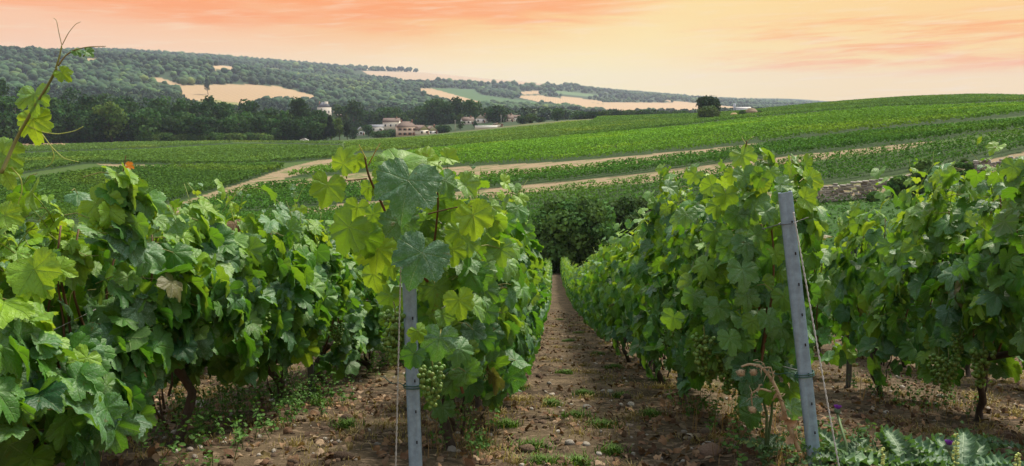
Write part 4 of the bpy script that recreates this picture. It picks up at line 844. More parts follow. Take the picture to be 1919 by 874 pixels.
# ------------------------------------------------------------------ village
WALLC = {'cream': (.68, .64, .56), 'pink': (.66, .53, .45), 'white': (.76, .75, .73), 'grey': (.36, .34, .33)}
M_W = {k: plain('render_'+k, v, .9, .12, 2) for k, v in WALLC.items()}
M_ROOF = plain('roof_tiles', (.12, .082, .065), .9, .4, 3); M_ROOFR = plain('red_roof_tiles', (.26, .13, .085), .9, .3, 3); M_SLATE = plain('slate_roof', (.11, .12, .14), .7, .3, 3)
M_WIN = plain('window_glass', (.03, .035, .04), .2, .2, 2); M_SHUT = plain('shutter', (.25, .12, .08), .7)
def house(px, r, wpx, hpx, dep, label, wall='cream', roof=None, rot=0.0, roofh=.4, wins=(3, 2), chim=1, hip=False, name='house', gable=False):
    p = ground(px, r); w_ = wpx/F*r; h = hpx/F*r; az_ = math.atan2(p[0], p[1]); e = empty(name, p, label, 'house', None, -az_+rot); roof = roof or M_ROOF
    B = MB(); rh = h*roofh; wh = h-rh; B.box((0, dep/2, wh/2-.5), (w_, dep, wh+1))
    if not hip:
        if gable:   # gable faces the camera
            B.add([(-w_/2, .003, wh), (w_/2, .003, wh), (0, .003, wh+rh), (-w_/2, dep-.003, wh), (w_/2, dep-.003, wh), (0, dep-.003, wh+rh)], [[(0,1,2),(4,3,5)], [(0,3,4,1)]])
        else: B.add([(-w_/2+.003, 0, wh), (-w_/2+.003, dep, wh), (-w_/2+.003, dep/2, wh+rh), (w_/2-.003, 0, wh), (w_/2-.003, dep, wh), (w_/2-.003, dep/2, wh+rh)], [[(0,2,1),(3,4,5)]])
    B.build('wall', M_W[wall], e)
    Rf = MB(); o_ = .35; t = .22
    if gable: L_ = [[(-w_/2-o_, -o_, wh-o_*.6), (0, -o_, wh+rh), (0, dep+o_, wh+rh), (-w_/2-o_, dep+o_, wh-o_*.6)], [(0, -o_, wh+rh), (w_/2+o_, -o_, wh-o_*.6), (w_/2+o_, dep+o_, wh-o_*.6), (0, dep+o_, wh+rh)]]
    elif hip:
        i_ = min(w_*.28, dep*.5); L_ = [[(-w_/2-o_, -o_, wh), (w_/2+o_, -o_, wh), (w_/2-i_, dep/2, wh+rh), (-w_/2+i_, dep/2, wh+rh)], [(w_/2+o_, dep+o_, wh), (-w_/2-o_, dep+o_, wh), (-w_/2+i_, dep/2, wh+rh), (w_/2-i_, dep/2, wh+rh)],
                                        [(w_/2+o_, -o_, wh), (w_/2+o_, dep+o_, wh), (w_/2-i_, dep/2, wh+rh), (w_/2-i_, dep/2, wh+rh)], [(-w_/2-o_, dep+o_, wh), (-w_/2-o_, -o_, wh), (-w_/2+i_, dep/2, wh+rh), (-w_/2+i_, dep/2, wh+rh)]]
    else: L_ = [[(-w_/2-o_, -o_, wh-o_*.6), (w_/2+o_, -o_, wh-o_*.6), (w_/2+o_, dep/2, wh+rh), (-w_/2-o_, dep/2, wh+rh)], [(-w_/2-o_, dep/2, wh+rh), (w_/2+o_, dep/2, wh+rh), (w_/2+o_, dep+o_, wh-o_*.6), (-w_/2-o_, dep+o_, wh-o_*.6)]]
    for q in L_:
        q = np.array(q); V = np.concatenate([q+[0, 0, .03], q+[0, 0, .03+t]]); Rf.add(V, [[(3,2,1,0),(4,5,6,7),(0,1,5,4),(1,2,6,5),(2,3,7,6),(3,0,4,7)]])
    ro = Rf.build('roof', roof, e)
    for c in range(chim): K = MB(); K.box((w_*(.3-.55*c), dep*.5, wh+rh+.3), (.7, .9, 1.6)); K.build('chimney', M_ROOFR, ro)
    nx, ny = wins
    for i in range(nx):
        for j in range(ny):
            ww = min(1.1, w_/nx*.4); hh = min(1.5, wh/ny*.5); c = ((i+.5)/nx*w_-w_/2, -.03, (j+.55)/ny*wh); K = MB(); K.box(c, (ww, .06, hh)); f = K.build('window', M_WIN, e)
            K = MB(); K.box((c[0]-ww*.78, -.05, c[2]), (ww*.45, .05, hh)); K.box((c[0]+ww*.78, -.05, c[2]), (ww*.45, .05, hh)); K.build('shutters', M_SHUT if wall == 'pink' else M_W['white'], f)
    if name == 'house': K = MB(); K.box((w_*.36, -.04, 1.0), (1.0, .08, 2.1)); K.build('door', M_SHUT, e)
    return e
house(763, 440, 36, 26, 9, 'pink house with brown hipped roof and shuttered windows by the vineyard edge', 'pink', None, .12, .38, (4, 2), 2, True)
house(795, 440, 25, 17, 8, 'low pale house with brown roof just right of the pink house', 'cream', None, .7, .5, (2, 1), 0, gable=True)
house(811, 475, 20, 14, 7, 'small house with steep brown roof behind the low pale house', 'white', None, .3, .6, (2, 1), 1, gable=True)
house(732, 590, 30, 21, 8, 'cream house with pale gabled roof left above the pink house', 'cream', M_ROOF, -.25, .3, (3, 1), 1)
house(706, 580, 24, 13, 8, 'low white house among trees left of the cream house', 'white', M_SLATE, .1, .3, (2, 1), 0)
house(676, 560, 13, 15, 6, 'narrow white house half hidden at the left end of the village', 'white', M_SLATE, .1, .45, (1, 1), 0, gable=True)
house(714, 680, 14, 10, 7, 'small grey roofed house higher up behind the white ones', 'white', M_SLATE, .1, .45, (1, 1), 0)
house(878, 590, 22, 13, 8, 'white house with dark roof, left one of the pair near the middle', 'white', None, .2, .45, (3, 1), 1)
house(901, 600, 20, 16, 8, 'white gabled house beside the dark roofed one near the middle', 'white', None, -.2, .5, (2, 1), 1, gable=True)
house(934, 500, 18, 7, 7, 'low cream shed at the end of the white garden wall', 'cream', None, .1, .4, (2, 1), 0, gable=True)
house(955, 600, 16, 13, 8, 'cream house with brown roof at the right end of the village', 'cream', None, .2, .55, (2, 1), 1)
house(966, 610, 14, 11, 7, 'pale house partly hidden behind trees at the right end of the village', 'white', M_ROOF, -.2, .4, (2, 1), 0)
house(506, 700, 20, 9, 9, 'grey roofed barn among trees below the golden field', 'grey', M_SLATE, .1, .6, (1, 1), 0, name='barn')
# the big house with its tower
p = ground(619, 1000); s_ = 16/24
e = empty('manor_house', p, 'large pale manor house with red and grey roofs rising from the woods', 'house', None, .25); e.scale = (1.35,)*3
B = MB(); B.box((-5, 4, 7), (24*s_-4, 10, 16)); B.build('wall', M_W['cream'], e); B = MB(); B.box((8, 5, 5), (14*s_, 9, 13)); B.build('wing', M_W['pink'], e)
B = MB(); B.box((-3, 3.5, 17), (3.2, 3.2, 6)); B.build('tower', M_W['cream'], e)
B = MB(); V = np.array([(-11, -1.3, 15), (1, -1.3, 15), (1, 9.3, 15), (-11, 9.3, 15), (-7, 4, 19.5), (-3, 4, 19.5)]); B.add(V, [[(0,1,5,4),(2,3,4,5)], [(1,2,5),(3,0,4)], [(3,2,1,0)]]); ro = B.build('roof', M_SLATE, e)
K = MB(); K.box((-9, 4, 18.5), (1, 1.4, 3.5)); K.build('chimney', M_ROOFR, ro)
B = MB(); V = np.array([(4.6, 0, 11.5), (11.4, 0, 11.5), (11.4, 10, 11.5), (4.6, 10, 11.5), (6.6, 5, 16), (9.4, 5, 16)]); B.add(V, [[(0,1,5,4),(2,3,4,5)], [(1,2,5),(3,0,4)], [(3,2,1,0)]]); B.build('wing_roof', M_ROOFR, e)
for i in range(4):
    for j in range(3): K = MB(); K.box((-9+2.7*i, -1.05, 3+4*j), (1.0, .08, 1.9)); K.build('window', M_WIN, e)
for i in range(2):
    for j in range(2): K = MB(); K.box((6.5+3*i, .45, 3+4*j), (1.0, .08, 1.9)); K.build('window', M_WIN, e)
# white garden wall, poles, silo, mound, parked cars far off
A0, A1 = ground(890, 478), ground(932, 482); B = MB(); c = (A0+A1)/2; L_ = np.linalg.norm(A1-A0); an = math.atan2(A1[1]-A0[1], A1[0]-A0[0]); B.box(c+[0, 0, .8], (L_, .3, 2.2), an)
o = B.build('garden_wall', M_W['white']); o['label'] = 'long low white garden wall in front of the village houses'; o['category'] = 'wall'; o['kind'] = 'thing'
for px, r, hp, lab in ((853, 470, 22, 'thin pole standing beside the village trees'), (1299-360, 520, 22, 'thin pole near the right end of the village')):
    q = ground(px, r); B = MB(); B.tube(np.array([q-[0, 0, .5], q+[0, 0, hp/F*r]]), [.16, .10], 8); B.box(q+[0, 0, hp/F*r-.6], (1.6, .12, .12)); o = B.build('utility_pole', plain('pole', (.4, .4, .38), .8)); o['label'] = lab; o['category'] = 'pole'
q = ground(1385, 900); sc_ = 900/F; q[2] = EYE+900*(195-212)/F
e = empty('grain_silo', q, 'pale blue grain silo building beyond the crest, behind the lone tree', 'silo'); e.scale = (.62,)*3
B = MB(); B.box((6, 0, 4), (42*sc_, 14, 10)); B.build('hall', plain('silo_sheet', (.50, .54, .60), .6), e)
B = MB(); B.box((-9, 0, 8), (3.2, 5, 19)); B.build('tower', plain('silo_tower', (.38, .43, .50), .6), e); B = MB()
V = np.array([(-19.5, -7.3, 9.02), (31.5, -7.3, 9.02), (31.5, 7.3, 9.02), (-19.5, 7.3, 9.02), (-19.5, 0, 11.2), (31.5, 0, 11.2)])*[.5, 1, 1]+[3, 0, 0]; B.add(V, [[(0,1,5,4),(2,3,4,5),(3,2,1,0)], [(1,2,5),(3,0,4)]]); B.build('roof', M_W['white'], e)
def mound(name, px, r, wpx, hpx, col, label, cat, seed):
    p = ground(px, r); w_ = wpx/F*r/2; h = hpx/F*r; V = ICO3[0]*[w_, w_*.8, h]; V = V*(1+.16*vnoise(V[:, 0]/w_*3+seed, V[:, 1]/w_*3+V[:, 2], seed))[:, None]
    put(name, mesh(name, V, [ICO3[1]], None, None, True, [plain(name, col, .95, .4, 1.5, bump=.8)]), None, p, label=label, category=cat)
mound('straw_heap', 1375, 335, 15, 9, (.42, .30, .15), 'small straw coloured heap right of the lone dark tree', 'heap', 1)
mound('earth_heap', 1408, 340, 26, 13, (.20, .15, .09), 'grey brown earth heap on the crest, with bushes around it', 'heap', 2)
mound('pale_heap', 1355, 318, 14, 4, (.50, .36, .18), 'flat pale heap at the foot of the lone dark tree', 'heap', 3)
for i, (px, r, wp, hp) in enumerate([(1391, 333, 14, 12), (1424, 338, 12, 8), (1420, 345, 10, 9)]):
    p, w_, h_ = sized(px, r, wp, hp); tree('bush', p, w_, h_, ['bush left of the earth heap on the crest', 'bush right of the earth heap on the crest', 'bush behind the earth heap on the crest'][i], None, 'bush', MD, 61+i, detail=1.2, cat='bush', tr=False)
M_CAR = plain('white_car_paint', (.6, .6, .6), .35, .05); M_TY = plain('tyre', (.03, .03, .03), .9)
def car(px, r, label, rot):
    p = ground(px, r); e = empty('parked_car', p, label, 'car', None, rot); B = MB()
    prof = np.array([(-2.1, .35), (-2.1, .85), (-1.9, 1.0), (-1.5, 1.05), (-.9, 1.55), (.5, 1.55), (1.1, 1.05), (1.9, .9), (2.1, .7), (2.1, .35)]); n = len(prof)
    V = np.concatenate([np.column_stack([prof[:, 0], np.full(n, -.82), prof[:, 1]]), np.column_stack([prof[:, 0], np.full(n, .82), prof[:, 1]])]); k = np.arange(n)
    B.add(V, [np.stack([k, (k+1) % n, (k+1) % n+n, k+n], 1)]); B.add(V[:n], [k[None]]); B.add(V[n:], [k[None, ::-1]]); B.build('body', M_CAR, e)
    for y_ in (-.83, .83): K = MB(); K.add([(-1.4, y_, 1.08), (.95, y_, 1.08), (.45, y_, 1.45), (-.85, y_, 1.45)], [[(0,1,2,3)]]); K.build('window', M_WIN, e)
    for x_ in (-1.3, 1.3):
        for y_ in (-.8, .8): K = MB(); K.tube(np.array([(x_, y_-.1, .33), (x_, y_+.1, .33)]), .33, 14); K.build('wheel', M_TY, e)
car(569, 415, 'small white car parked at the far edge of the left vineyard', .1)
mt = []
ma = np.random.default_rng(44); n = 9000; r_ = ma.uniform(64, 84, n); a_ = ma.uniform(radians(-30), radians(34), n); mx, my = r_*np.sin(a_), r_*np.cos(a_)
V, Fs, Cc, U = instance(TRI, np.stack([mx, my, terrain(mx, my)+.06], 1), ma.normal(0, 1, (n, 3)), np.column_stack([ma.normal(0, .6, n), ma.normal(0, .6, n)-.4, np.ones(n)]), ma.uniform(.08, .26, n), np.column_stack([np.array([.05, .12, .022])*ma.uniform(.6, 1.5, n)[:, None], np.ones(n)]))
put('meadow_grass', mesh('meadow_grass', V, Fs, Cc, None, False, [M_VINES]), kind='stuff')
# dry stone wall on the right
def stone_wall(pts, h, label, seed):
    rr = np.random.default_rng(seed); B = MB(); P = np.array([hit(a, b, 80, 130) for a, b in pts]); base = MB()
    seg = np.linalg.norm(np.diff(P, axis=0), axis=1); s = np.concatenate([[0], np.cumsum(seg)]); L = s[-1]; nrow = 9
    f = lambda d: np.array([np.interp(d, s, P[:, i]) for i in range(3)])
    for j in range(nrow):
        d = rr.uniform(0, .4)
        while d < L-.3:
            wd = rr.uniform(.2, .75); c = f(min(d+wd/2, L)); nx = f(min(d+wd/2+.2, L))-f(d+wd/2-.2); a = math.atan2(nx[1], nx[0]); hh = h/nrow
            if rr.random() < .93 and vnoise(np.array([c[0]*.6]), np.array([j*.2+c[1]*.3]), seed)[0] < .75 and not (j == nrow-1 and rr.random() < .5): B.box(c+[rr.normal(0, .03), rr.normal(0, .04), hh*(j+.5)], (wd*.97, .5+rr.uniform(-.05, .05), hh*.94), a, 0, tuple(np.array((.36, .34, .30))*rr.uniform(.55, 1.25))+(1,))
            d += wd
    o = B.build('stone_wall', attr_mat('stone', .95, var=.35, scale=4, bump=.8)); bm_ = o.modifiers.new('bevel', 'BEVEL'); bm_.width = .04; bm_.segments = 1
    o['label'] = label; o['category'] = 'wall'; o['kind'] = 'thing'
stone_wall([(1470, 384), (1560, 378), (1640, 371), (1720, 360)], 1.8, 'dry stone wall below the vineyard, left stretch beside the large shrub', 1)
stone_wall([(1790, 336), (1850, 330), (1919, 322), (2010, 312)], 1.6, 'dry stone wall at the right edge of the picture behind the vines', 2)

bb = np.random.default_rng(77); wx = []
for (a, b) in ((1480, 383), (1530, 379), (1580, 376), (1625, 372), (1665, 368), (1800, 334), (1840, 330), (1880, 326), (1915, 322)):
    q_ = hit(a+bb.uniform(-8, 8), b+4, 78, 130); m_ = 60; wx.append(q_+bb.normal(0, 1, (m_, 3))*[.7, .3, .35]+[0, -.3, .35])
wx = np.concatenate(wx); m_ = len(wx); V, Fs, Cc, U = instance(TRI, wx, bb.normal(0, 1, (m_, 3)), bb.normal(0, 1, (m_, 3))+[0, -.5, .6], bb.uniform(.07, .2, m_), np.column_stack([np.array([.06, .13, .03])*bb.uniform(.5, 1.4, m_)[:, None], np.ones(m_)]))
put('creeper_on_wall', mesh('creeper', V, Fs, Cc, None, False, [M_VINES]), kind='stuff')
# ------------------------------------------------------------------ haze
HZ0, HZ1 = float(Z_.min())-1.5, float(Z_.max())+40
hm, N = node_mat('haze_air'); N.n('ShaderNodeOutputMaterial', {1: N.n('ShaderNodeVolumePrincipled', {'Color': (.64, .74, 1.0, 1), 'Density': .00009, 'Anisotropy': .2}).outputs[0]})
B = MB(); B.box((0, 0, (HZ0+HZ1)/2), (13100, 13100, HZ1-HZ0)); B.build('haze', hm, kind='stuff')
# ------------------------------------------------------------------ ground clutter between the rows
def field_pts(n, y0, y1, x0=-4, x1=6, pw=1.6, rows=0.0, seed=3):
    rr = np.random.default_rng(seed); y = y0+(y1-y0)*rr.random(n)**pw; x = rr.uniform(x0, x1, n)*np.clip(y/6, .5, 2.2); return x, y, rr
M_LIT = attr_mat('dry_leaf_litter', .9, trans=.1, var=.35, scale=60, bump=.3)
x, y, rr = field_pts(24000, 2.0, 24, seed=4); cl = vnoise(x*1.3, y*1.3, 77); k = rr.random(len(x)) < .35+.6*sstep(-.3, .5, cl); x, y = x[k], y[k]; n = len(x)
z = terrain(x, y)+rr.uniform(.002, .022, n)
cc = np.array(((.27, .16, .09), (.36, .23, .135), (.17, .095, .055), (.46, .33, .22), (.12, .075, .045), (.25, .19, .08)))[rr.choice(6, n, p=[.3, .15, .25, .04, .2, .06])]*rr.uniform(.45, .95, n)[:, None]
CUR = []
for s in range(6):
    V, Fs = leaf_tpl(s+40, 12, (.55, 1.0), .5); V = V.copy(); r2 = V[:, 0]**2+V[:, 1]**2; V[:, 2] = V[:, 2]*1.3+.55*r2*(1 if s % 2 else -1)*np.sin(V[:, 0]*3+s)+.35*V[:, 1]*V[:, 0]; V[:, 0] *= .7; CUR.append((V, Fs))
nor = np.column_stack([rr.normal(0, .6, n), rr.normal(0, .6, n), np.ones(n)])
V, Fs, Cc, U = instance(CUR, np.stack([x, y, z], 1), rr.normal(0, 1, (n, 3)), nor, rr.uniform(.010, .032, n)*np.clip(1+(y-4)*.04, 1, 1.6), np.column_stack([cc, np.ones(n)]))
put('leaf_litter', mesh('leaf_litter', V, Fs, Cc, U, True, [M_LIT]), kind='stuff')
# pebbles and clods
M_STN = attr_mat('chalk_stone', .9, var=.3, scale=30, bump=.6)
def rocks(name, x, y, s, cc, seed, sink=.3):
    rr = np.random.default_rng(seed); T = []
    for q in range(6):
        V = ICO2[0].copy(); dd = norm(rr.normal(0, 1, (9, 3))); m = np.min([1/np.clip(V@d_, .05, 9)*rr.uniform(.62, .95) for d_ in dd], 0); V = V*np.clip(m, .4, 1.05)[:, None]*np.array([1, .8, .6]); T.append((V, [ICO2[1]]))
    n = len(x); V, Fs, Cc, U = instance(T, np.stack([x, y, terrain(x, y)+s*(.5-sink)], 1), rr.normal(0, 1, (n, 3)), np.column_stack([rr.normal(0, .3, n), rr.normal(0, .3, n), np.ones(n)]), s, np.column_stack([cc, np.ones(n)]))
    return mesh(name, V, Fs, Cc, None, False, [M_STN])
x, y, rr = field_pts(5200, 2.0, 18, seed=14); n = len(x); s = rr.uniform(.004, .017, n)*(1+(rr.random(n) < .08)*1.3)
cc = np.where(rr.random(n)[:, None] < .3, np.array([[.42, .38, .33]]), np.array([[.15, .10, .068]]))*rr.uniform(.6, 1.2, n)[:, None]
put('pebbles', rocks('pebbles', x, y, s, cc, 5), kind='stuff')
# bigger stones one can point at
STN = [(1290, 822, 20, (.50, .44, .36), 'pale stone in front of the bare leaning post, at the foot of the clods'), (1325, 812, 30, (.16, .12, .09), 'brown clod of earth right of the pale stone'), (1330, 850, 44, (.19, .13, .095), 'large brown clod of earth at the bottom edge of the picture'),
 (1183, 760, 13, (.45, .42, .38), 'white stone lying right of the middle of the alley'), (1143, 735, 12, (.45, .42, .37), 'white stone in the alley nearer the vines on the right'), (1100, 766, 18, (.38, .35, .31), 'flat grey stone in the middle of the alley'),
 (1122, 852, 12, (.5, .46, .40), 'small white stone near the bottom of the alley'), (1098, 835, 16, (.40, .36, .30), 'grey stone near the bottom of the alley'), (995, 768, 10, (.45, .42, .38), 'small pale stone on the left side of the alley'), (1030, 840, 22, (.2, .14, .10), 'brown clod on the left side of the alley'),
 (560, 790, 26, (.17, .13, .085), 'brown clod under the left row of vines'), (620, 830, 12, (.42, .38, .33), 'pale stone left of the post with grapes'), (1660, 775, 12, (.45, .42, .38), 'pale stone right of the anchor wire'), (1760, 745, 14, (.42, .40, .36), 'pale stone under the vines on the right'),
 (1690, 727, 10, (.42, .38, .33), 'pale stone at the foot of a vine trunk on the right'), (1180, 800, 16, (.3, .24, .19), 'tan stone in front of the first trunk of the right row')]
for i, (a, b, wp, c, lab) in enumerate(STN):
    p = hit(a, b, 2.0, 30); s = wp/F*np.linalg.norm(p-[0, 0, EYE])*.55; me = rocks('stone', np.zeros(1), np.zeros(1), np.array([1.0])*s, np.array([c]), 90+i); me.transform(__import__('mathutils').Matrix.Translation((0, 0, -float(terrain(0, 0))))); put('stone' if 'stone' in lab.split(' in ')[0] else 'clod', me, None, p, label=lab, category='stone' if 'clod' not in lab else 'clod')
# grass
M_GRS = attr_mat('grass_blades', .8, trans=.25, var=.25, scale=8)
def blades(name, x, y, h, cc, seed, lean=.5, wd=.0013, z=None):
    rr = np.random.default_rng(seed); n = len(x); z = terrain(x, y) if z is None else z; a = rr.uniform(0, 6.28, n); l = rr.uniform(.1, lean, n)*h; P0 = np.stack([x, y, z-.004], 1)
    sd = np.stack([-np.sin(a), np.cos(a), 0*a], 1)*wd*np.clip(1+y/6, 1, 3)[:, None]; d = np.stack([np.cos(a)*l, np.sin(a)*l, 0*a], 1)
    V = np.stack([P0-sd, P0+sd, P0+d*.35+[0, 0, 1]*(h*.6)[:, None]+sd*.8, P0+d*.35+[0, 0, 1]*(h*.6)[:, None]-sd*.8, P0+d+[0, 0, 1]*(h*(1-.25*rr.random(n)))[:, None]], 1).reshape(-1, 3)
    b = np.arange(n)[:, None]*5; return mesh(name, V, [b+np.array([[2, 3, 4]])-0, b+np.array([[0, 1, 2, 3]])], np.repeat(np.column_stack([cc, np.ones(n)]), 5, 0), None, False, [M_GRS])
def tufts(cx, cy, rad, per, rr):
    n = len(cx); a = rr.uniform(0, 6.28, n*per); q = np.abs(rr.normal(0, 1, n*per))*np.repeat(rad, per); return np.repeat(cx, per)+q*np.cos(a), np.repeat(cy, per)+q*np.sin(a)
x, y, rr = field_pts(700, 2.0, 18, seed=24); x, y = tufts(x, y, rr.uniform(.03, .14, len(x)), 90, rr); n = len(x)
put('dry_grass', blades('dry_grass', x, y, rr.uniform(.01, .05, n), np.array([.32, .26, .11])*rr.uniform(.5, 1.2, n)[:, None], 1, 1.2, .0011), kind='stuff')
rr = np.random.default_rng(8); sp_ = [(1080, 782, .10), (1000, 840, .09), (1190, 650, .12), (1085, 625, .12), (1150, 690, .09), (1060, 700, .08), (1095, 740, .07), (960, 690, .07), (1165, 745, .06), (1235, 715, .06), (1010, 870, .08), (1080, 870, .09), (905, 840, .05), (1035, 760, .05), (1065, 640, .1), (1130, 800, .07), (970, 730, .06), (1220, 780, .07), (1050, 600, .12), (950, 800, .06), (1150, 850, .05), (600, 760, .07), (650, 800, .06), (1120, 665, .1)]
P = np.array([hit(a, b, 2, 40) for a, b, _ in sp_]); x, y = tufts(P[:, 0], P[:, 1], np.array([q[2] for q in sp_])*.6, 320, rr); n = len(x)
put('green_grass', blades('green_grass', x, y, rr.uniform(.015, .05, n), np.array([.085, .17, .025])*rr.uniform(.5, 1.3, n)[:, None], 2, 1.1, .0014), kind='stuff')
# fine weeds under the left row and around the posts
def weeds(name, regions, seed, col, hmax=.22, tpl=L3, lsize=.014):
    rr = np.random.default_rng(seed); pos, tip, nor, sz, cc = [], [], [], [], []; St = MB()
    for (x0, x1, y0, y1, ns) in regions:
        for _ in range(ns):
            bx, by = rr.uniform(x0, x1), rr.uniform(y0, y1); b = np.array([bx, by, gz(bx, by)]); h = rr.uniform(.35, 1)*hmax; d = np.array([rr.normal(0, .3), rr.normal(0, .3), 1])
            St.tube(np.stack([b, b+d*h*.5, b+d*h+[rr.normal(0, .02), 0, 0]]), [.0018, .0014, .0006], 3, col=tuple(np.array(col)*.8)+(1,), cap=False)
            m = int(10+h*70); t = rr.uniform(.15, 1, m); a = rr.uniform(0, 6.28, m); o_ = np.stack([np.cos(a), np.sin(a), rr.uniform(-.1, .7, m)], 1)
            pos.append(b+d*h*t[:, None]+o_*rr.uniform(.0, .03, m)[:, None]); tip.append(o_); nor.append(np.array([0, 0, 1])+.6*rr.normal(0, 1, (m, 3))); sz.append(lsize*rr.uniform(.5, 1.4, m)*(1.2-t*.5)); cc.append(np.array(col)*rr.uniform(.6, 1.4, m)[:, None])
    pos, tip, nor, cc = map(np.concatenate, (pos, tip, nor, cc)); V, Fs, Cc, U = instance([(v*[.55, 1, 1], f) for v, f in tpl], pos, tip, nor, np.concatenate(sz), np.column_stack([cc, np.ones(len(cc))]))
    me = MB(); me.add(V, Fs, 0, Cc); me.add(np.concatenate(St.V), [np.concatenate(St.F[kk]) for kk in sorted(St.F)], 0, np.concatenate(St.cl)); me.build(name, M_GRS, kind='stuff')
weeds('weeds_under_vines', [(-1.95, -1.15, 2.0, 4.6, 150), (-1.9, -1.3, 4.6, 8, 60), (.65, 1.0, 2.7, 4.2, 26), (2.0, 2.5, 4.2, 5.6, 30), (-.5, -.25, 2.8, 3.4, 10), (1.3, 1.6, 6, 9, 12)], 3, (.075, .17, .035))
weeds('weeds_by_the_posts', [(.75, 1.15, 2.45, 3.0, 40), (1.15, 2.1, 2.25, 2.9, 50), (1.9, 2.6, 2.6, 3.3, 40)], 6, (.07, .14, .05), .16, lsize=.018)
# dry stalks at the foot of the right vines
x = np.concatenate([R.uniform(.6, 1.15, 240), R.uniform(-.5, -.2, 90), R.uniform(1.9, 2.4, 60)]); y = np.concatenate([R.uniform(2.6, 4.4, 240), R.uniform(2.7, 3.3, 90), R.uniform(4, 5.4, 60)]); n = len(x)
put('dry_stalks', blades('dry_stalks', x, y, R.uniform(.04, .22, n), np.array([.26, .17, .085])*R.uniform(.5, 1.2, n)[:, None], 12, .9, .0009), kind='stuff')

# ------------------------------------------------------------------ thistles and other plants one can point at
M_THL, N = node_mat('thistle_leaf'); P_ = N.n('ShaderNodeTexCoord').outputs['Object']; c_ = N.n('ShaderNodeAttribute', attribute_name='Col').outputs[0]
u_ = N.n('ShaderNodeSeparateXYZ', {0: N.n('ShaderNodeUVMap').outputs[0]}).outputs
vn = N.m('SUBTRACT', 1.0, N.ss(N.m('ABSOLUTE', u_[0]), .004, .02)); fr_ = N.m('ABSOLUTE', N.m('SUBTRACT', N.m('FRACT', N.m('MULTIPLY', N.m('SUBTRACT', u_[1], N.m('MULTIPLY', N.m('ABSOLUTE', u_[0]), .9)), 9)), .5))
vn = N.m('MAXIMUM', vn, N.m('MULTIPLY', N.m('SUBTRACT', 1.0, N.ss(fr_, .02, .10)), .5))
c_ = N.mix(N.m('MULTIPLY', N.ss(N.noise(P_, 60, 5, .7), .4, .7), .4), c_, (.17, .27, .19, 1)); c_ = N.mix(N.m('MULTIPLY', vn, .6), c_, (.26, .36, .22, 1))
b_ = N.n('ShaderNodeBump', {'Height': N.m('SUBTRACT', N.noise(P_, 120, 3), vn), 'Strength': .6, 'Distance': .002}).outputs[0]
out(N, N.n('ShaderNodeMixShader', {0: .25, 1: N.n('ShaderNodeBsdfPrincipled', {'Base Color': c_, 'Roughness': .6, 'Normal': b_}).outputs[0], 2: N.n('ShaderNodeBsdfTranslucent', {0: (.10, .22, .03, 1)}).outputs[0]}).outputs[0])
def thistle_tpl(seed, lobes=9, wid=.24):
    rr = np.random.default_rng(seed); n = lobes*4; t = np.linspace(0, 1, n); w_ = wid*(np.sin(np.clip(t*.93+.05, 0, 1)*pi)**.6)*(1-.35*t)
    zz = np.abs((((t+.02*np.sin(t*17+seed))*lobes) % 1)-.5)*2*rr.uniform(.7, 1.2, n); w1 = w_*(.55+.55*(1-zz))+.004; V = []
    for i in range(n):
        z_ = .05*math.sin(t[i]*lobes*6.28); V += [(-w1[i], t[i]+.03*(1-zz[i]), .10*w1[i]+z_*1.2+.04), (-w1[i]*.5, t[i], -.01+z_*.4), (0, t[i], -.02), (w1[i]*.5, t[i], -.01-z_*.4), (w1[i], t[i]+.03*(1-zz[i]), .10*w1[i]-z_*1.2+.04)]
    V = np.array(V, float); V[:, 2] += -.45*(V[:, 1]**2)+.25*V[:, 1]; k = (np.arange(n-1)[:, None]*5+np.arange(4)[None]).ravel(); return V, [np.stack([k, k+1, k+6, k+5], 1)]
THT = [thistle_tpl(s, 7+s) for s in range(4)]
M_STEM = attr_mat('green_stem', .7, var=.2, scale=50); M_PURP = plain('purple_floret', (.20, .04, .34), .8, .4, 90); M_BURR = plain('thistle_bud', (.10, .15, .09), .8, .4, 90); M_STRAW = plain('dry_straw', (.33, .25, .15), .9, .4, 60)
def head(parent, c, r, purple=True, dry=False):
    B = MB(); B.add(ICO2[0]*[r, r, r*.95]+c, [ICO2[1]]); rr = np.random.default_rng(int(abs(c[0])*1e4) % 999)
    for _ in range(70):
        d = norm(rr.normal(0, 1, 3)); 
        if d[2] > .7: continue
        B.tube(np.stack([c+d*r*.9, c+d*r*1.45+[0, 0, r*.15]]), [r*.09, .0001], 3, cap=False)
    bur = B.build('flower_head' if purple else 'burr', M_STRAW if dry else M_BURR, parent)
    if purple:
        B = MB()
        for _ in range(110):
            a = rr.uniform(0, 6.28); q = math.sqrt(rr.random())*r*.8; p0 = c+np.array([q*.6*cos(a), q*.6*sin(a), r*.6]); B.tube(np.stack([p0, p0+np.array([q*1.0*cos(a), q*1.0*sin(a), r*1.15])]), [r*.05, r*.06], 3, cap=False)
        B.build('florets', M_PURP, bur)
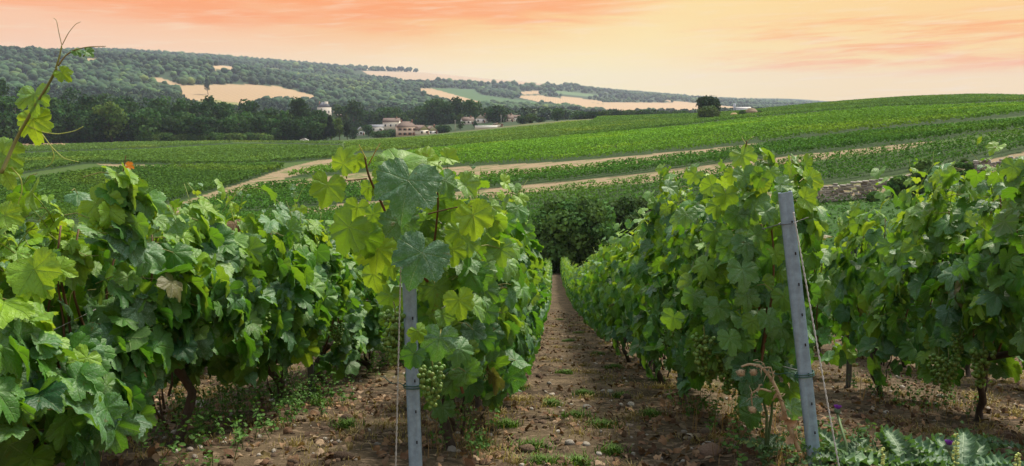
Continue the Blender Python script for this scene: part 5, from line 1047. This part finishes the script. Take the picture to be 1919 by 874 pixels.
def thistle(px, py, Y, leaves, label, heads=(), scale=.18, col=(.075, .16, .07), up_=.55, seed=0, name='thistle'):
    rr = np.random.default_rng(seed); p = at(px, py, Y); p[2] = gz(p[0], p[1]); e = empty(name, p, label, 'plant')
    for i in range(leaves):
        a = i*2.4+rr.uniform(-.3, .3); t = np.array([cos(a), sin(a), rr.uniform(.1, up_*2)]); n = np.array([-cos(a)*.5, -sin(a)*.5, 1.0]); s = scale*rr.uniform(.7, 1.25); c = np.array(col)*rr.uniform(.7, 1.4)
        if rr.random() < .12: c = np.array([.20, .26, .05])
        V, Fs, Cc, U = instance([THT[i % 4]], np.array([[0, 0, .01+.004*i]]), t[None], n[None], s, np.array([[*c, 1]])); put('leaf', mesh('thistle_leaf', V, Fs, Cc, U, True, [M_THL]), e)
    for (hx, hy, hY, r, pu, dr) in heads:
        c = at(hx, hy, hY)-p; B = MB(); B.tube(np.stack([[0, 0, 0], c*[.3, .3, .5]+[.01, 0, 0], c-[0, 0, r*.8]]), [.006, .005, .004], 6, col=(.12, .18, .08, 1)); B.build('stem', M_STEM, e); head(e, c, r, pu, dr)
    return e
thistle(1800, 900, 2.45, 26, 'large spiny thistle with a purple flower at the bottom right corner', [(1778, 838, 2.35, .011, True, False)], .19, seed=1)
thistle(1700, 860, 2.55, 12, 'pale green spiny thistle left of the large one at the bottom right', [], .19, (.11, .20, .09), seed=2)
thistle(1885, 880, 2.4, 10, 'spiny thistle at the very right of the bottom edge', [], .24, (.06, .14, .06), seed=3)
thistle(1585, 870, 2.62, 9, 'small thistle with a purple flower between the leaning post and its anchor wire', [(1569, 770, 2.75, .011, True, False)], .15, (.06, .13, .05), seed=4)
thistle(1640, 905, 2.4, 9, 'low thistle rosette right of the anchor wire at the bottom edge', [], .17, (.06, .12, .05), seed=5)
thistle(1840, 770, 3.1, 9, 'leafy weed with dark stems under the vines at the right edge', [], .13, (.04, .10, .03), seed=6, name='weed')
thistle(1440, 760, 2.9, 8, 'green thistle stem behind the dry one', [(1420, 700, 2.9, .008, False, False), (1450, 690, 2.95, .008, False, False)], .10, (.05, .10, .04), seed=7)
# dry thistle bent over
p = at(1500, 835, 2.55); p[2] = gz(p[0], p[1]); e = empty('dry_thistle', p, 'dead straw coloured thistle bent over beside the bare leaning post', 'plant')
def st_px(name, pts, r0, r1, par, origin, mat, k=6):
    B = MB(); cane_px(B, pts, r0, r1, origin, (1, 1, 1, 1), k); return B.build(name, mat, par)
st_px('stem', [(1500, 850, 2.55), (1478, 800, 2.55), (1462, 745, 2.55), (1447, 712, 2.56), (1428, 688, 2.57), (1405, 682, 2.6), (1388, 688, 2.6)], .0075, .0035, e, p, M_STRAW, 7)
st_px('branch', [(1447, 735, 2.55), (1425, 728, 2.55), (1407, 738, 2.56), (1410, 762, 2.57)], .004, .0022, e, p, M_STRAW); st_px('branch', [(1430, 690, 2.56), (1445, 688, 2.55), (1449, 708, 2.55)], .003, .0015, e, p, M_STRAW)
for a, b, Y, r in ((1389, 699, 2.6, .013), (1412, 698, 2.6, .012), (1410, 768, 2.57, .012)): head(e, at(a, b, Y)-p, r, False, True)
rr = np.random.default_rng(3)
for (a, b) in ((1475, 790), (1468, 775), (1490, 815), (1455, 740), (1480, 830)):
    c = at(a, b, 2.54)-p; V, Fs, Cc, U = instance([CUR[a % 6]], c[None], rr.normal(0, 1, (1, 3))-[0, 0, 1], rr.normal(0, 1, (1, 3)), .028, np.array([[.34, .22, .13, 1]])); put('withered_leaf', mesh('withered_leaf', V, Fs, Cc, U, True, [M_LIT]), e)
B = MB()
for a, b in ((1478, 800), (1470, 772), (1462, 745), (1455, 728), (1447, 712), (1437, 698), (1428, 688), (1415, 684), (1487, 822), (1425, 728), (1410, 742)):
    for q in range(5):
        c = at(a+rr.uniform(-5, 5), b+rr.uniform(-8, 8), 2.55)-p; d = norm(rr.normal(0, 1, 3)-[0, 0, .6]); B.tube(np.stack([c, c+d*.012+[0, 0, .004], c+d*rr.uniform(.015, .035)]), [.0022, .0016, .0002], 3, cap=False)
B.build('spines', M_STRAW, e, kind='stuff')
# yellow green flower spikes
M_SPK = attr_mat('flower_spike', .7, trans=.2, var=.2, scale=80)
for (a, b0, b1, Y, lab) in ((1793, 905, 812, 2.2, 'pale yellow green flower spike before the large thistle'), (1908, 905, 850, 2.15, 'pale yellow green flower spike in the bottom right corner'), (1655, 905, 840, 2.35, 'thin flower spike right of the anchor wire')):
    p = at(a, b0, Y); q = at(a, b1, Y); p[2] = min(p[2], gz(p[0], p[1])); e = empty('flower_spike', p, lab, 'plant'); B = MB(); B.tube(np.stack([[0, 0, 0], (q-p)*.5+[.003, 0, 0], q-p]), [.003, .0025, .001], 5, col=(.10, .17, .05, 1)); B.build('stem', M_STEM, e); B = MB()
    d = q-p; L = np.linalg.norm(d); w_ = .012 if 'thin' not in lab else .006
    for i in range(110):
        t = rr.uniform(.25, 1); an = rr.uniform(0, 6.28); c = d*t+np.array([cos(an), sin(an), .2])*w_*(1.15-t)**.5; B.add(ICO1[0]*rr.uniform(.0024, .0044)+c, [ICO1[1]], 0, tuple(np.array([.60, .68, .24])*rr.uniform(.6, 1.2))+(1,))
    B.build('blossoms', M_SPK, e)
